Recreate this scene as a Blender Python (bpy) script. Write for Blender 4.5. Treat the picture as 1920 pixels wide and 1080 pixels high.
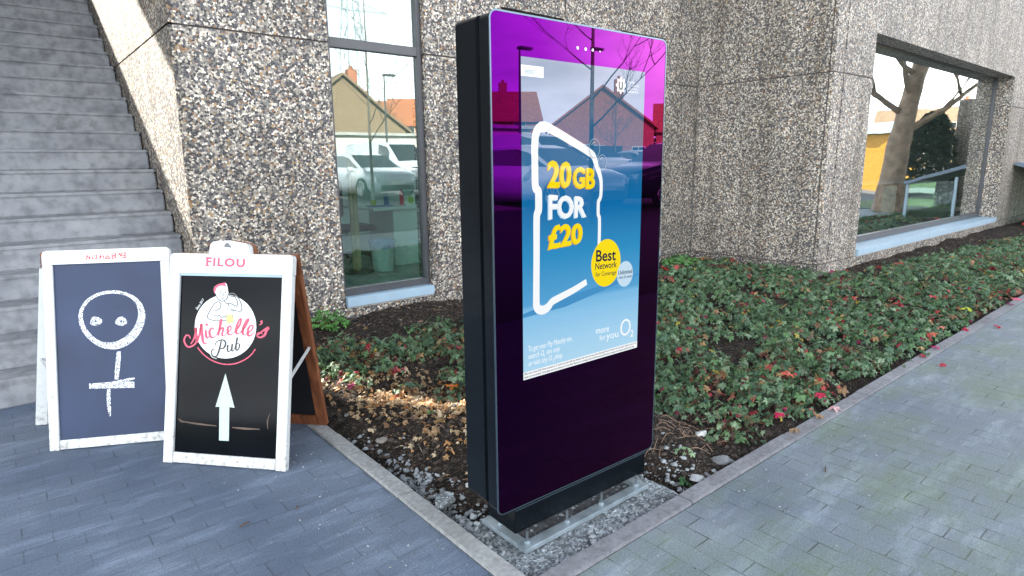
import bpy, bmesh, math, random
import numpy as np
from mathutils import Vector, Matrix, noise as mnoise
R = math.radians
random.seed(7)
rng = np.random.default_rng(11)
sc = bpy.context.scene
for o in list(bpy.data.objects): bpy.data.objects.remove(o)

# ------------------------------------------------------------------ camera
cd = bpy.data.cameras.new('camera'); cam = bpy.data.objects.new('camera', cd)
sc.collection.objects.link(cam); sc.camera = cam
fw = Vector((0.62675292, 0.75374856, -0.19759526))
rt = Vector((0.76736274, -0.6411087, -0.01157881))
up = Vector((0.13540755, 0.14437019, 0.9802153))
cam.matrix_world = Matrix(((rt.x, up.x, -fw.x, 0), (rt.y, up.y, -fw.y, 0), (rt.z, up.z, -fw.z, 1.5405), (0, 0, 0, 1)))
cd.sensor_width = 36; cd.lens = 1148.34 / 1920 * 36; cd.clip_start = 0.05; cd.clip_end = 3000
sc.render.resolution_x = 1024; sc.render.resolution_y = 576

# ------------------------------------------------------------------ sky, sun, exposure
SUNV = Vector((-0.34, 1.0, 0.70)).normalized()          # towards the sun
el = math.asin(SUNV.z); az = math.atan2(SUNV.x, SUNV.y)
w = bpy.data.worlds.new("World"); sc.world = w; w.use_nodes = True
nt = w.node_tree; nt.nodes.clear()
sky = nt.nodes.new('ShaderNodeTexSky'); sky.sky_type = 'NISHITA'; sky.sun_disc = False
sky.sun_elevation = el; sky.sun_rotation = az; sky.air_density = 1.0; sky.dust_density = 1.6; sky.ozone_density = 1.0
tc = nt.nodes.new('ShaderNodeTexCoord'); mp = nt.nodes.new('ShaderNodeMapping'); mp.inputs['Scale'].default_value = (1, 1, 3.2)
nz = nt.nodes.new('ShaderNodeTexNoise'); nz.inputs['Scale'].default_value = 2.2; nz.inputs['Detail'].default_value = 8; nz.inputs['Roughness'].default_value = 0.55
rp = nt.nodes.new('ShaderNodeValToRGB'); rp.color_ramp.elements[0].position = 0.42; rp.color_ramp.elements[1].position = 0.62
rp.color_ramp.elements[0].color = (.45, .45, .45, 1); rp.color_ramp.elements[1].color = (.9, .9, .9, 1)
mx = nt.nodes.new('ShaderNodeMixRGB'); mx.inputs['Color2'].default_value = (7.2, 7.5, 7.9, 1)
sz = nt.nodes.new('ShaderNodeSeparateXYZ'); hr = nt.nodes.new('ShaderNodeValToRGB')          # bright thin cloud low down, bluer overhead
for p_, c_ in ((.22, (35, 36, 37)), (.40, (4.2, 4.8, 5.8)), (.8, (1.1, 1.5, 2.2))):
    e_ = hr.color_ramp.elements[0] if p_ == .22 else (hr.color_ramp.elements[1] if p_ == .8 else hr.color_ramp.elements.new(p_)); e_.position = p_; e_.color = (*c_, 1)
bg = nt.nodes.new('ShaderNodeBackground'); bg.inputs['Strength'].default_value = 0.05
wo = nt.nodes.new('ShaderNodeOutputWorld')
L = nt.links.new
L(tc.outputs['Generated'], mp.inputs['Vector']); L(mp.outputs[0], nz.inputs['Vector']); L(nz.outputs['Fac'], rp.inputs['Fac'])
L(tc.outputs['Generated'], sz.inputs[0]); L(sz.outputs['Z'], hr.inputs['Fac']); L(hr.outputs['Color'], mx.inputs['Color2'])
L(rp.outputs['Color'], mx.inputs['Fac']); L(sky.outputs['Color'], mx.inputs['Color1']); L(mx.outputs['Color'], bg.inputs['Color']); L(bg.outputs[0], wo.inputs['Surface'])
sd = bpy.data.lights.new('sun', 'SUN'); sd.energy = 5.0; sd.angle = R(0.53); sd.color = (1, .94, .84)
so = bpy.data.objects.new('sun', sd); sc.collection.objects.link(so)
so.rotation_euler = (-SUNV).to_track_quat('-Z', 'Y').to_euler(); so.location = (0, 0, 30)
sc.view_settings.view_transform = 'Standard'; sc.view_settings.look = 'None'
sc.view_settings.gamma = 1; EXPO = 2.38; sc.view_settings.exposure = EXPO

# ------------------------------------------------------------------ helpers
C = sc.collection
def tag(o, label=None, cat=None, group=None, kind=None):
    if label: o['label'] = label
    if cat: o['category'] = cat
    if group: o['group'] = group
    if kind: o['kind'] = kind
    return o
def thing(name, loc, label, cat, group=None):
    o = bpy.data.objects.new(name, None); C.objects.link(o); o.location = loc; o.empty_display_size = .1
    return tag(o, label, cat, group)
def world_loc(o):
    v = Vector(o.location); p = o.parent
    while p: v += Vector(p.location); p = p.parent
    return v
class MB:
    def __init__(s): s.v = []; s.f = []; s.c = None
    def add(s, vs, fs):
        n = len(s.v); s.v += [tuple(map(float, q)) for q in vs]; s.f += [tuple(n + i for i in f) for f in fs]
    def box(s, a, b, F=None):
        x0, y0, z0 = a; x1, y1, z1 = b
        vs = [(x0,y0,z0),(x1,y0,z0),(x1,y1,z0),(x0,y1,z0),(x0,y0,z1),(x1,y0,z1),(x1,y1,z1),(x0,y1,z1)]
        if F: vs = [F(*q) for q in vs]
        s.add(vs, [(0,3,2,1),(4,5,6,7),(0,1,5,4),(1,2,6,5),(2,3,7,6),(3,0,4,7)]); return s
    def bar(s, p, q, r, n=8, r2=None, cap=True):
        p, q = Vector(p), Vector(q); d = (q-p).normalized(); a = d.orthogonal().normalized(); b = d.cross(a)
        r2 = r if r2 is None else r2
        vs = [p+(a*math.cos(t)+b*math.sin(t))*r for t in [2*math.pi*i/n for i in range(n)]]
        vs += [q+(a*math.cos(t)+b*math.sin(t))*r2 for t in [2*math.pi*i/n for i in range(n)]]
        fs = [(i, (i+1)%n, n+(i+1)%n, n+i) for i in range(n)]
        if cap: fs += [tuple(range(n))[::-1], tuple(range(n, 2*n))]
        s.add(vs, fs); return s
    def tube(s, pts, rs, n=6):
        pts = [Vector(p) for p in pts]; rings = []
        a = None
        for i, p in enumerate(pts):
            d = (pts[min(i+1, len(pts)-1)]-pts[max(i-1, 0)]).normalized()
            a = d.orthogonal().normalized() if a is None else (a-d*a.dot(d)).normalized()
            b = d.cross(a); r = rs[i] if isinstance(rs, (list, tuple)) else rs
            rings.append([p+(a*math.cos(t)+b*math.sin(t))*r for t in [2*math.pi*k/n for k in range(n)]])
        vs = [v for ri in rings for v in ri]; fs = []
        for i in range(len(pts)-1):
            for k in range(n): fs.append((i*n+k, i*n+(k+1)%n, (i+1)*n+(k+1)%n, (i+1)*n+k))
        s.add(vs, fs); return s
    def poly(s, pts, F=None):
        s.add([F(*q) if F else q for q in pts], [tuple(range(len(pts)))]); return s
    def prism(s, pts, w0, w1, F):                       # 2D outline (u,v) given thickness along w
        n = len(pts); vs = [F(u, v, w0) for u, v in pts]+[F(u, v, w1) for u, v in pts]
        s.add(vs, [tuple(range(n))[::-1], tuple(range(n, 2*n))]+[(i, (i+1)%n, n+(i+1)%n, n+i) for i in range(n)]); return s
    def build_split(s, name, mat, parent=None, **kw):          # one object per loose piece
        par = list(range(len(s.v)))
        def fd(a):
            while par[a] != a: par[a] = par[par[a]]; a = par[a]
            return a
        for f in s.f:
            for q in f[1:]: par[fd(q)] = fd(f[0])
        gr = {}
        for f in s.f: gr.setdefault(fd(f[0]), []).append(f)
        out = []
        for fs in gr.values():
            ids = sorted({i for f in fs for i in f}); mp_ = {i: k for k, i in enumerate(ids)}; m = MB(); m.v = [s.v[i] for i in ids]; m.f = [tuple(mp_[i] for i in f) for f in fs]
            out.append(m.build(name, mat, parent, **kw))
        return out
    def build(s, name, mat, parent=None, smooth=False, bevel=0, cols=None, kind=None):
        off = world_loc(parent) if parent else Vector((0, 0, 0))
        me = bpy.data.meshes.new(name)
        me.from_pydata([(v[0]-off.x, v[1]-off.y, v[2]-off.z) for v in s.v], [], s.f); me.update()
        bm = bmesh.new(); bm.from_mesh(me); bmesh.ops.recalc_face_normals(bm, faces=bm.faces) if not kind == 'raw' else None
        if bevel:
            es = [e for e in bm.edges if len(e.link_faces) == 2 and e.calc_face_angle(0) > .5]
            bmesh.ops.bevel(bm, geom=es, offset=bevel, segments=2, affect='EDGES', clamp_overlap=True)
        bm.to_mesh(me); bm.free()
        if smooth:
            for p in me.polygons: p.use_smooth = True
        me.materials.append(mat)
        o = bpy.data.objects.new(name, me); C.objects.link(o)
        if parent: o.parent = parent
        return o
def rrect(x0, y0, x1, y1, r, n=6):
    pts = []
    for cx, cy, a0 in ((x1-r, y0+r, -90), (x1-r, y1-r, 0), (x0+r, y1-r, 90), (x0+r, y0+r, 180)):
        for i in range(n+1):
            t = R(a0+90*i/n); pts.append((cx+r*math.cos(t), cy+r*math.sin(t)))
    return pts
def strokes(mb, pts, wd, F, off):
    for (u0, v0), (u1, v1) in zip(pts[:-1], pts[1:]):
        l = math.hypot(u1-u0, v1-v0)+1e-9; a, b = (u1-u0)/l*wd/2, (v1-v0)/l*wd/2; off += .00002
        mb.poly([(u0-a-b, v0-b+a, off), (u0-a+b, v0-b-a, off), (u1+a+b, v1+b-a, off), (u1+a-b, v1+b+a, off)], F)
def spline(pts, k=6, closed=False):
    P = [np.array(p, float) for p in pts]; out = []; n = len(P)
    rngi = range(n) if closed else range(n-1)
    for i in rngi:
        p0 = P[(i-1) % n] if closed else P[max(i-1, 0)]; p1 = P[i]; p2 = P[(i+1) % n]
        p3 = P[(i+2) % n] if closed else P[min(i+2, n-1)]
        for j in range(k):
            t = j/k; out.append(.5*((2*p1)+(-p0+p2)*t+(2*p0-5*p1+4*p2-p3)*t*t+(-p0+3*p1-3*p2+p3)*t**3))
    if not closed: out.append(P[-1])
    return out
def ribbon(mb, pts, wd, F, off=.0005, closed=False, k=6, sm=True):
    """flat painted stroke; pts (u,v) or (u,v,width)"""
    pts = [tuple(p)+((wd,) if len(p) == 2 else ()) for p in pts]
    q = spline(pts, k, closed) if sm else [np.array(p, float) for p in pts]
    n = len(q); vs = []
    for i in range(n):
        a = q[(i-1) % n] if closed else q[max(i-1, 0)]; b = q[(i+1) % n] if closed else q[min(i+1, n-1)]
        d = b[:2]-a[:2]; l = np.hypot(*d)+1e-9; nn = np.array([-d[1], d[0]])/l*q[i][2]/2
        vs += [F(q[i][0]+nn[0], q[i][1]+nn[1], off), F(q[i][0]-nn[0], q[i][1]-nn[1], off)]
    fs = [(2*i, 2*((i+1) % n), 2*((i+1) % n)+1, 2*i+1) for i in (range(n) if closed else range(n-1))]
    mb.add(vs, fs)
def text_mb(txt, box, F, off=.0005, bold=0.0, shear=0.0, quad=None, spacing=1.0):
    """lettering fitted into box=(u0,v0,u1,v1) on the surface F"""
    cu = bpy.data.curves.new('t', 'FONT'); cu.body = txt; cu.size = 1; cu.offset = bold; cu.shear = shear; cu.space_character = spacing
    cu.resolution_u = 3
    o = bpy.data.objects.new('t', cu); me = bpy.data.meshes.new_from_object(o)
    vs = np.array([v.co[:2] for v in me.vertices]); fs = [tuple(p.vertices) for p in me.polygons]
    bpy.data.objects.remove(o); bpy.data.curves.remove(cu); bpy.data.meshes.remove(me)
    mn, mxx = vs.min(0), vs.max(0); t = (vs-mn)/(mxx-mn)
    mb = MB(); out = []
    for a, b in t:
        if quad:                                           # bl, br, tr, tl
            bl, br, tr, tl = [np.array(q) for q in quad]
            p = bl*(1-a)*(1-b)+br*a*(1-b)+tr*a*b+tl*(1-a)*b
            out.append(F(p[0], p[1], off))
        else: out.append(F(box[0]+(box[2]-box[0])*a, box[1]+(box[3]-box[1])*b, off))
    mb.add(out, fs); return mb

# ------------------------------------------------------------------ materials
def mat(name):
    m = bpy.data.materials.new(name); m.use_nodes = True; n = m.node_tree; b = n.nodes['Principled BSDF']; return m, n, b
def N(n, t, **kw):
    x = n.nodes.new(t)
    for k, v in kw.items():
        if k in x.inputs: x.inputs[k].default_value = v
        else: setattr(x, k, v)
    return x
def ramp(n, stops, interp='LINEAR'):
    r = n.nodes.new('ShaderNodeValToRGB'); cr = r.color_ramp; cr.interpolation = interp
    while len(cr.elements) < len(stops): cr.elements.new(.5)
    for e, (p, c) in zip(cr.elements, stops): e.position = p; e.color = (*c, 1) if len(c) == 3 else c
    return r
def bump(n, b, h, s=.5, d=.01):
    x = N(n, 'ShaderNodeBump'); x.inputs['Strength'].default_value = s; x.inputs['Distance'].default_value = d
    n.links.new(h, x.inputs['Height']); n.links.new(x.outputs[0], b.inputs['Normal']); return x
def wpos(n): return N(n, 'ShaderNodeNewGeometry').outputs['Position']
def mixc(n, fac, a, b, mode='MIX'):
    m = N(n, 'ShaderNodeMixRGB'); m.blend_type = mode
    for s, v in ((m.inputs[0], fac), (m.inputs[1], a), (m.inputs[2], b)):
        if hasattr(v, 'links'): n.links.new(v, s)
        else: s.default_value = v if not isinstance(v, tuple) else ((*v, 1) if len(v) == 3 else v)
    return m.outputs[0]
def simple(name, col, rough=.5, metal=0, var=.12, scale=8, bmp=0, spec=.5, coat=0):
    m, n, b = mat(name)
    nz = N(n, 'ShaderNodeTexNoise'); nz.inputs['Scale'].default_value = scale; nz.inputs['Detail'].default_value = 8
    n.links.new(wpos(n), nz.inputs['Vector'])
    r = ramp(n, [(.3, tuple(c*(1-var) for c in col)), (.7, tuple(min(1, c*(1+var)) for c in col))])
    n.links.new(nz.outputs['Fac'], r.inputs['Fac']); n.links.new(r.outputs['Color'], b.inputs['Base Color'])
    b.inputs['Roughness'].default_value = rough; b.inputs['Metallic'].default_value = metal
    b.inputs['Specular IOR Level'].default_value = spec; b.inputs['Coat Weight'].default_value = coat
    if bmp: bump(n, b, nz.outputs['Fac'], bmp, .01)
    return m

def pebble_mat(name, scale, light, warm):
    m, n, b = mat(name); P = wpos(n)
    nz = N(n, 'ShaderNodeTexNoise'); nz.inputs['Scale'].default_value = scale*1.3; nz.inputs['Detail'].default_value = 2
    n.links.new(P, nz.inputs['Vector'])
    ad = N(n, 'ShaderNodeVectorMath'); ad.operation = 'MULTIPLY_ADD'; ad.inputs[1].default_value = (.016, .016, .016)
    n.links.new(nz.outputs['Color'], ad.inputs[0]); n.links.new(P, ad.inputs[2])
    v = N(n, 'ShaderNodeTexVoronoi'); v.inputs['Scale'].default_value = scale; v.inputs['Randomness'].default_value = 1
    e = N(n, 'ShaderNodeTexVoronoi'); e.feature = 'DISTANCE_TO_EDGE'; e.inputs['Scale'].default_value = scale
    for q in (v, e): n.links.new(ad.outputs[0], q.inputs['Vector'])
    sp = N(n, 'ShaderNodeSeparateColor'); n.links.new(v.outputs['Color'], sp.inputs[0])
    l = light
    r = ramp(n, [(0, (.030, .032, .042)), (.22, (.075, .078, .10)), (.36, (.20*l, .20*l, .205*l)), (.50, (.36*l, .34*l, .31*l)), (.66, (.60*l, .56*l, .50*l)), (.80, (.90*l, .86*l, .79*l)), (.93, (.42*warm, .27*warm, .12*warm)), (.965, (.26, .13, .06))], 'CONSTANT')
    n.links.new(sp.outputs[0], r.inputs['Fac'])
    fine = N(n, 'ShaderNodeTexNoise'); fine.inputs['Scale'].default_value = 160; n.links.new(P, fine.inputs['Vector'])
    c1 = mixc(n, .35, r.outputs['Color'], fine.outputs['Fac'], 'OVERLAY')
    er = ramp(n, [(.02, (0, 0, 0)), (.09, (1, 1, 1))]); n.links.new(e.outputs['Distance'], er.inputs['Fac'])
    c2 = mixc(n, er.outputs['Color'], (.13, .125, .12), c1)
    big = N(n, 'ShaderNodeTexNoise'); big.inputs['Scale'].default_value = .9; big.inputs['Detail'].default_value = 5; n.links.new(P, big.inputs['Vector'])
    br = ramp(n, [(.3, (.70, .68, .64)), (.7, (1.08, 1.04, .98))]); n.links.new(big.outputs['Fac'], br.inputs['Fac'])
    c3 = mixc(n, 1, c2, br.outputs['Color'], 'MULTIPLY')
    smp = N(n, 'ShaderNodeMapping'); smp.inputs['Scale'].default_value = (4.5, 4.5, .30); n.links.new(P, smp.inputs['Vector'])
    stx = N(n, 'ShaderNodeTexNoise'); stx.inputs['Scale'].default_value = 1.0; stx.inputs['Detail'].default_value = 7; n.links.new(smp.outputs[0], stx.inputs['Vector'])
    srp = ramp(n, [(.34, (.74, .72, .69)), (.52, (1, 1, 1)), (.72, (1.10, 1.09, 1.06))]); n.links.new(stx.outputs['Fac'], srp.inputs['Fac'])
    c3 = mixc(n, 1, c3, srp.outputs['Color'], 'MULTIPLY')
    n.links.new(c3, b.inputs['Base Color']); b.inputs['Roughness'].default_value = .62
    bump(n, b, er.outputs['Color'], .45, .005)
    return m
M = {}
M['pebble'] = pebble_mat('exposed_aggregate', 54, .90, .95)
M['pebble_r'] = pebble_mat('exposed_aggregate_grey', 56, .84, .85)
M['joint'] = simple('joint_sealant', (.07, .06, .06), .8)
def concrete(name, col, stain=.5, scale=2.0, moss=0, bmp=.25):
    m, n, b = mat(name); P = wpos(n)
    a = N(n, 'ShaderNodeTexNoise'); a.inputs['Scale'].default_value = scale; a.inputs['Detail'].default_value = 10; a.inputs['Roughness'].default_value = .62
    f = N(n, 'ShaderNodeTexNoise'); f.inputs['Scale'].default_value = 45; f.inputs['Detail'].default_value = 8
    v = N(n, 'ShaderNodeTexVoronoi'); v.inputs['Scale'].default_value = 70
    for q in (a, f, v): n.links.new(P, q.inputs['Vector'])
    r = ramp(n, [(.28, tuple(c*(1-stain) for c in col)), (.5, col), (.72, tuple(min(1, c*(1+stain*.8)) for c in col))]); n.links.new(a.outputs['Fac'], r.inputs['Fac'])
    r2 = ramp(n, [(.3, (.75, .75, .75)), (.7, (1.2, 1.2, 1.2))]); n.links.new(f.outputs['Fac'], r2.inputs['Fac'])
    c = mixc(n, 1, r.outputs['Color'], r2.outputs['Color'], 'MULTIPLY')
    pr = ramp(n, [(.05, (1, 1, 1)), (.11, (0, 0, 0))]); n.links.new(v.outputs['Distance'], pr.inputs['Fac'])
    c = mixc(n, pr.outputs['Color'], c, tuple(x*.45 for x in col))
    n.links.new(c, b.inputs['Base Color']); b.inputs['Roughness'].default_value = .85
    bump(n, b, f.outputs['Fac'], bmp, .006)
    return m
def step_mat():
    m, n, b = mat('stair_concrete'); P = wpos(n)
    mpn = N(n, 'ShaderNodeMapping'); mpn.inputs['Scale'].default_value = (1, 1, 1.5); n.links.new(P, mpn.inputs['Vector'])
    a = N(n, 'ShaderNodeTexNoise'); a.inputs['Scale'].default_value = 3.2; a.inputs['Detail'].default_value = 9; a.inputs['Roughness'].default_value = .55; a.inputs['Distortion'].default_value = .6; n.links.new(mpn.outputs[0], a.inputs['Vector'])
    r = ramp(n, [(.30, (.165, .175, .195)), (.46, (.215, .227, .248)), (.60, (.245, .257, .277)), (.78, (.29, .30, .312))]); n.links.new(a.outputs['Fac'], r.inputs['Fac'])
    c_ = N(n, 'ShaderNodeTexNoise'); c_.inputs['Scale'].default_value = 13; c_.inputs['Detail'].default_value = 5; n.links.new(P, c_.inputs['Vector'])
    r2 = ramp(n, [(.32, (.72, .72, .72)), (.55, (1.05, 1.05, 1.05)), (.75, (1.15, 1.15, 1.15))]); n.links.new(c_.outputs['Fac'], r2.inputs['Fac'])
    n.links.new(mixc(n, 1, r.outputs[0], r2.outputs[0], 'MULTIPLY'), b.inputs['Base Color']); b.inputs['Roughness'].default_value = .85
    bump(n, b, a.outputs['Fac'], .25, .01); return m
M['step'] = step_mat()
M['kerb'] = concrete('kerb_concrete', (.30, .31, .31), .22, 3.0)
M['kerb_r'] = concrete('kerb_concrete_weathered', (.21, .215, .235), .30, 3.0)
def grit_mat():
    m, n, b = mat('gritty_mortar'); P = wpos(n)
    v = N(n, 'ShaderNodeTexVoronoi'); v.inputs['Scale'].default_value = 95; n.links.new(P, v.inputs['Vector']); sp = N(n, 'ShaderNodeSeparateColor'); n.links.new(v.outputs['Color'], sp.inputs[0])
    r = ramp(n, [(0, (.45, .45, .45)), (.4, (.9, .9, .9)), (.75, (1.15, 1.15, 1.15)), (.92, (1.7, 1.7, 1.7))], 'CONSTANT'); n.links.new(sp.outputs[0], r.inputs['Fac'])
    a = N(n, 'ShaderNodeTexNoise'); a.inputs['Scale'].default_value = 8; a.inputs['Detail'].default_value = 10; a.inputs['Roughness'].default_value = .7; n.links.new(P, a.inputs['Vector'])
    r2 = ramp(n, [(.3, (.17, .19, .20)), (.5, (.28, .32, .34)), (.7, (.40, .45, .47))]); n.links.new(a.outputs['Fac'], r2.inputs['Fac'])
    fm = ramp(n, [(.42, (0, 0, 0)), (.55, (1, 1, 1))]); n.links.new(a.outputs['Fac'], fm.inputs['Fac'])
    c = mixc(n, 1, r2.outputs[0], r.outputs[0], 'MULTIPLY'); n.links.new(c, b.inputs['Base Color']); b.inputs['Roughness'].default_value = .95
    h = mixc(n, .5, a.outputs['Fac'], v.outputs['Distance']); bump(n, b, h, .9, .012); return m
M['slab'] = grit_mat()
M['base'] = concrete('base_concrete', (.38, .38, .37), .25, 3)
M['reveal'] = M['pebble_r']

def paver_mat(name, rot, col, moss, joint_vis):
    m, n, b = mat(name); P = wpos(n)
    mpn = N(n, 'ShaderNodeMapping'); mpn.inputs['Rotation'].default_value = (0, 0, rot)
    wob = N(n, 'ShaderNodeTexNoise'); wob.inputs['Scale'].default_value = 4; n.links.new(P, wob.inputs['Vector'])
    ad = N(n, 'ShaderNodeVectorMath'); ad.operation = 'MULTIPLY_ADD'; ad.inputs[1].default_value = (.012, .012, 0)
    n.links.new(wob.outputs['Color'], ad.inputs[0]); n.links.new(P, ad.inputs[2]); n.links.new(ad.outputs[0], mpn.inputs['Vector'])
    bk = N(n, 'ShaderNodeTexBrick'); bk.offset = .5; bk.inputs['Scale'].default_value = 1
    bk.inputs['Brick Width'].default_value = .21; bk.inputs['Row Height'].default_value = .105; bk.inputs['Mortar Size'].default_value = .003
    bk.inputs['Mortar Smooth'].default_value = .1; bk.inputs['Bias'].default_value = 0
    bk.inputs['Color1'].default_value = (*[c*.90 for c in col], 1); bk.inputs['Color2'].default_value = (*[c*1.10 for c in col], 1)
    bk.inputs['Mortar'].default_value = (.03, .032, .03, 1)
    n.links.new(mpn.outputs[0], bk.inputs['Vector'])
    # joints open only in places
    jn = N(n, 'ShaderNodeTexNoise'); jn.inputs['Scale'].default_value = 7; jn.inputs['Detail'].default_value = 4; n.links.new(P, jn.inputs['Vector'])
    jr = ramp(n, [(.46, (.12, .12, .12)), (.66, (joint_vis,)*3)]); n.links.new(jn.outputs['Fac'], jr.inputs['Fac'])
    jf = N(n, 'ShaderNodeMath'); jf.operation = 'MULTIPLY'; n.links.new(jr.outputs['Color'], jf.inputs[0]); n.links.new(bk.outputs['Fac'], jf.inputs[1])
    bk2 = N(n, 'ShaderNodeTexBrick'); bk2.offset = .5
    for k in ('Scale', 'Brick Width', 'Row Height', 'Mortar Size', 'Bias'): bk2.inputs[k].default_value = bk.inputs[k].default_value
    bk2.inputs['Mortar Size'].default_value = 0
    bk2.inputs['Color1'].default_value = (*[c*.95 for c in col], 1); bk2.inputs['Color2'].default_value = (*[c*1.05 for c in col], 1)
    n.links.new(mpn.outputs[0], bk2.inputs['Vector'])
    # whitish scuffs drawn out along one direction
    mp2 = N(n, 'ShaderNodeMapping'); mp2.inputs['Rotation'].default_value = (0, 0, rot); mp2.inputs['Scale'].default_value = (1.4, 5, 1)
    n.links.new(P, mp2.inputs['Vector'])
    s1 = N(n, 'ShaderNodeTexNoise'); s1.inputs['Scale'].default_value = 1.6; s1.inputs['Detail'].default_value = 12; s1.inputs['Roughness'].default_value = .68; n.links.new(mp2.outputs[0], s1.inputs['Vector'])
    sr = ramp(n, [(.50, (0, 0, 0)), (.74, (.75, .75, .75))]); n.links.new(s1.outputs['Fac'], sr.inputs['Fac'])
    c = mixc(n, sr.outputs['Color'], bk2.outputs['Color'], tuple(min(1, x*1.9+.03) for x in col))
    s2 = N(n, 'ShaderNodeTexNoise'); s2.inputs['Scale'].default_value = 1.1; s2.inputs['Detail'].default_value = 8; n.links.new(P, s2.inputs['Vector'])
    dr = ramp(n, [(.3, (.64, .68, .76)), (.7, (1.24, 1.20, 1.15))]); n.links.new(s2.outputs['Fac'], dr.inputs['Fac'])
    c = mixc(n, 1, c, dr.outputs['Color'], 'MULTIPLY')
    if moss:
        mo = N(n, 'ShaderNodeTexNoise'); mo.inputs['Scale'].default_value = 1.3; mo.inputs['Detail'].default_value = 9; mo.inputs['Roughness'].default_value = .65
        mq = N(n, 'ShaderNodeMapping'); mq.inputs['Location'].default_value = (3.7, 9.1, 0); mq.inputs['Scale'].default_value = (1, 1.6, 1)
        n.links.new(P, mq.inputs['Vector']); n.links.new(mq.outputs[0], mo.inputs['Vector'])
        mr = ramp(n, [(.42, (0, 0, 0)), (.66, (moss,)*3)]); n.links.new(mo.outputs['Fac'], mr.inputs['Fac'])
        c = mixc(n, mr.outputs['Color'], c, (.14, .20, .085))
        mj = N(n, 'ShaderNodeMath'); mj.operation = 'MULTIPLY'; n.links.new(mr.outputs['Color'], mj.inputs[0]); n.links.new(bk.outputs['Fac'], mj.inputs[1])
        c = mixc(n, mj.outputs[0], c, (.13, .20, .03))
    c = mixc(n, jf.outputs[0], c, (.022, .024, .024))
    fn = N(n, 'ShaderNodeTexNoise'); fn.inputs['Scale'].default_value = 120; fn.inputs['Detail'].default_value = 4; n.links.new(P, fn.inputs['Vector'])
    fr = ramp(n, [(.35, (.82, .82, .82)), (.7, (1.2, 1.2, 1.2))]); n.links.new(fn.outputs['Fac'], fr.inputs['Fac'])
    c = mixc(n, 1, c, fr.outputs['Color'], 'MULTIPLY')
    n.links.new(c, b.inputs['Base Color'])
    rr = ramp(n, [(.3, (.55,)*3), (.7, (.85,)*3)]); n.links.new(s2.outputs['Fac'], rr.inputs['Fac']); n.links.new(rr.outputs['Color'], b.inputs['Roughness'])
    inv = N(n, 'ShaderNodeMath'); inv.operation = 'MULTIPLY_ADD'; inv.inputs[1].default_value = -1; inv.inputs[2].default_value = 1; n.links.new(jf.outputs[0], inv.inputs[0])
    sb = N(n, 'ShaderNodeSeparateColor'); n.links.new(bk2.outputs['Color'], sb.inputs[0]); hs = N(n, 'ShaderNodeMath'); hs.operation = 'MULTIPLY_ADD'; hs.inputs[1].default_value = 9; n.links.new(sb.outputs[0], hs.inputs[0]); n.links.new(inv.outputs[0], hs.inputs[2])
    h = mixc(n, .25, hs.outputs[0], fn.outputs['Fac'])
    bump(n, b, h, .6, .004)
    return m
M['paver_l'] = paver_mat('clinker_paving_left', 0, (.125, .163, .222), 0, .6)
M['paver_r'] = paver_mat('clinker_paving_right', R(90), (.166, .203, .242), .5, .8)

def soil_mat():
    m, n, b = mat('soil'); P = wpos(n)
    a = N(n, 'ShaderNodeTexNoise'); a.inputs['Scale'].default_value = 9; a.inputs['Detail'].default_value = 12; a.inputs['Roughness'].default_value = .7
    v = N(n, 'ShaderNodeTexVoronoi'); v.inputs['Scale'].default_value = 85
    mpn = N(n, 'ShaderNodeMapping'); mpn.inputs['Rotation'].default_value = (0, 0, .6); mpn.inputs['Scale'].default_value = (1, 2.2, 1); n.links.new(P, mpn.inputs['Vector'])
    n.links.new(P, a.inputs['Vector']); n.links.new(mpn.outputs[0], v.inputs['Vector'])
    r = ramp(n, [(.3, (.022, .018, .016)), (.55, (.060, .048, .040)), (.78, (.125, .100, .082))]); n.links.new(a.outputs['Fac'], r.inputs['Fac'])
    sp = N(n, 'ShaderNodeSeparateColor'); n.links.new(v.outputs['Color'], sp.inputs[0])
    r2 = ramp(n, [(0, (.35, .35, .35)), (.6, (.9, .9, .9)), (.88, (1.5, 1.4, 1.3)), (.96, (3.0, 2.8, 2.5))], 'CONSTANT'); n.links.new(sp.outputs[0], r2.inputs['Fac'])
    c = mixc(n, 1, r.outputs['Color'], r2.outputs['Color'], 'MULTIPLY')
    n.links.new(c, b.inputs['Base Color']); b.inputs['Roughness'].default_value = .95; b.inputs['Specular IOR Level'].default_value = .2
    h = mixc(n, .5, a.outputs['Fac'], v.outputs['Distance']); bump(n, b, h, .9, .02)
    return m
M['soil'] = soil_mat()
def attr_mat(name, rough=.55, sub=0, bmpv=.3):
    m, n, b = mat(name)
    a = N(n, 'ShaderNodeAttribute'); a.attribute_name = 'Col'
    f = N(n, 'ShaderNodeTexNoise'); f.inputs['Scale'].default_value = 90; f.inputs['Detail'].default_value = 5; n.links.new(wpos(n), f.inputs['Vector'])
    r = ramp(n, [(.3, (.72, .72, .72)), (.7, (1.25, 1.25, 1.25))]); n.links.new(f.outputs['Fac'], r.inputs['Fac'])
    c = mixc(n, 1, a.outputs['Color'], r.outputs['Color'], 'MULTIPLY'); n.links.new(c, b.inputs['Base Color'])
    b.inputs['Roughness'].default_value = rough; b.inputs['Specular IOR Level'].default_value = .35
    if sub:
        tr = N(n, 'ShaderNodeBsdfTranslucent'); n.links.new(c, tr.inputs['Color']); ms = N(n, 'ShaderNodeMixShader'); ms.inputs[0].default_value = sub
        n.links.new(b.outputs[0], ms.inputs[1]); n.links.new(tr.outputs[0], ms.inputs[2]); n.links.new(ms.outputs[0], n.nodes['Material Output'].inputs['Surface'])
    bump(n, b, f.outputs['Fac'], bmpv, .004)
    return m
M['leaf'] = attr_mat('leaf', .5, .25); M['stone'] = attr_mat('rubble', .9, 0, .7); M['clod'] = attr_mat('clods', .95, 0, .9)
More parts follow.
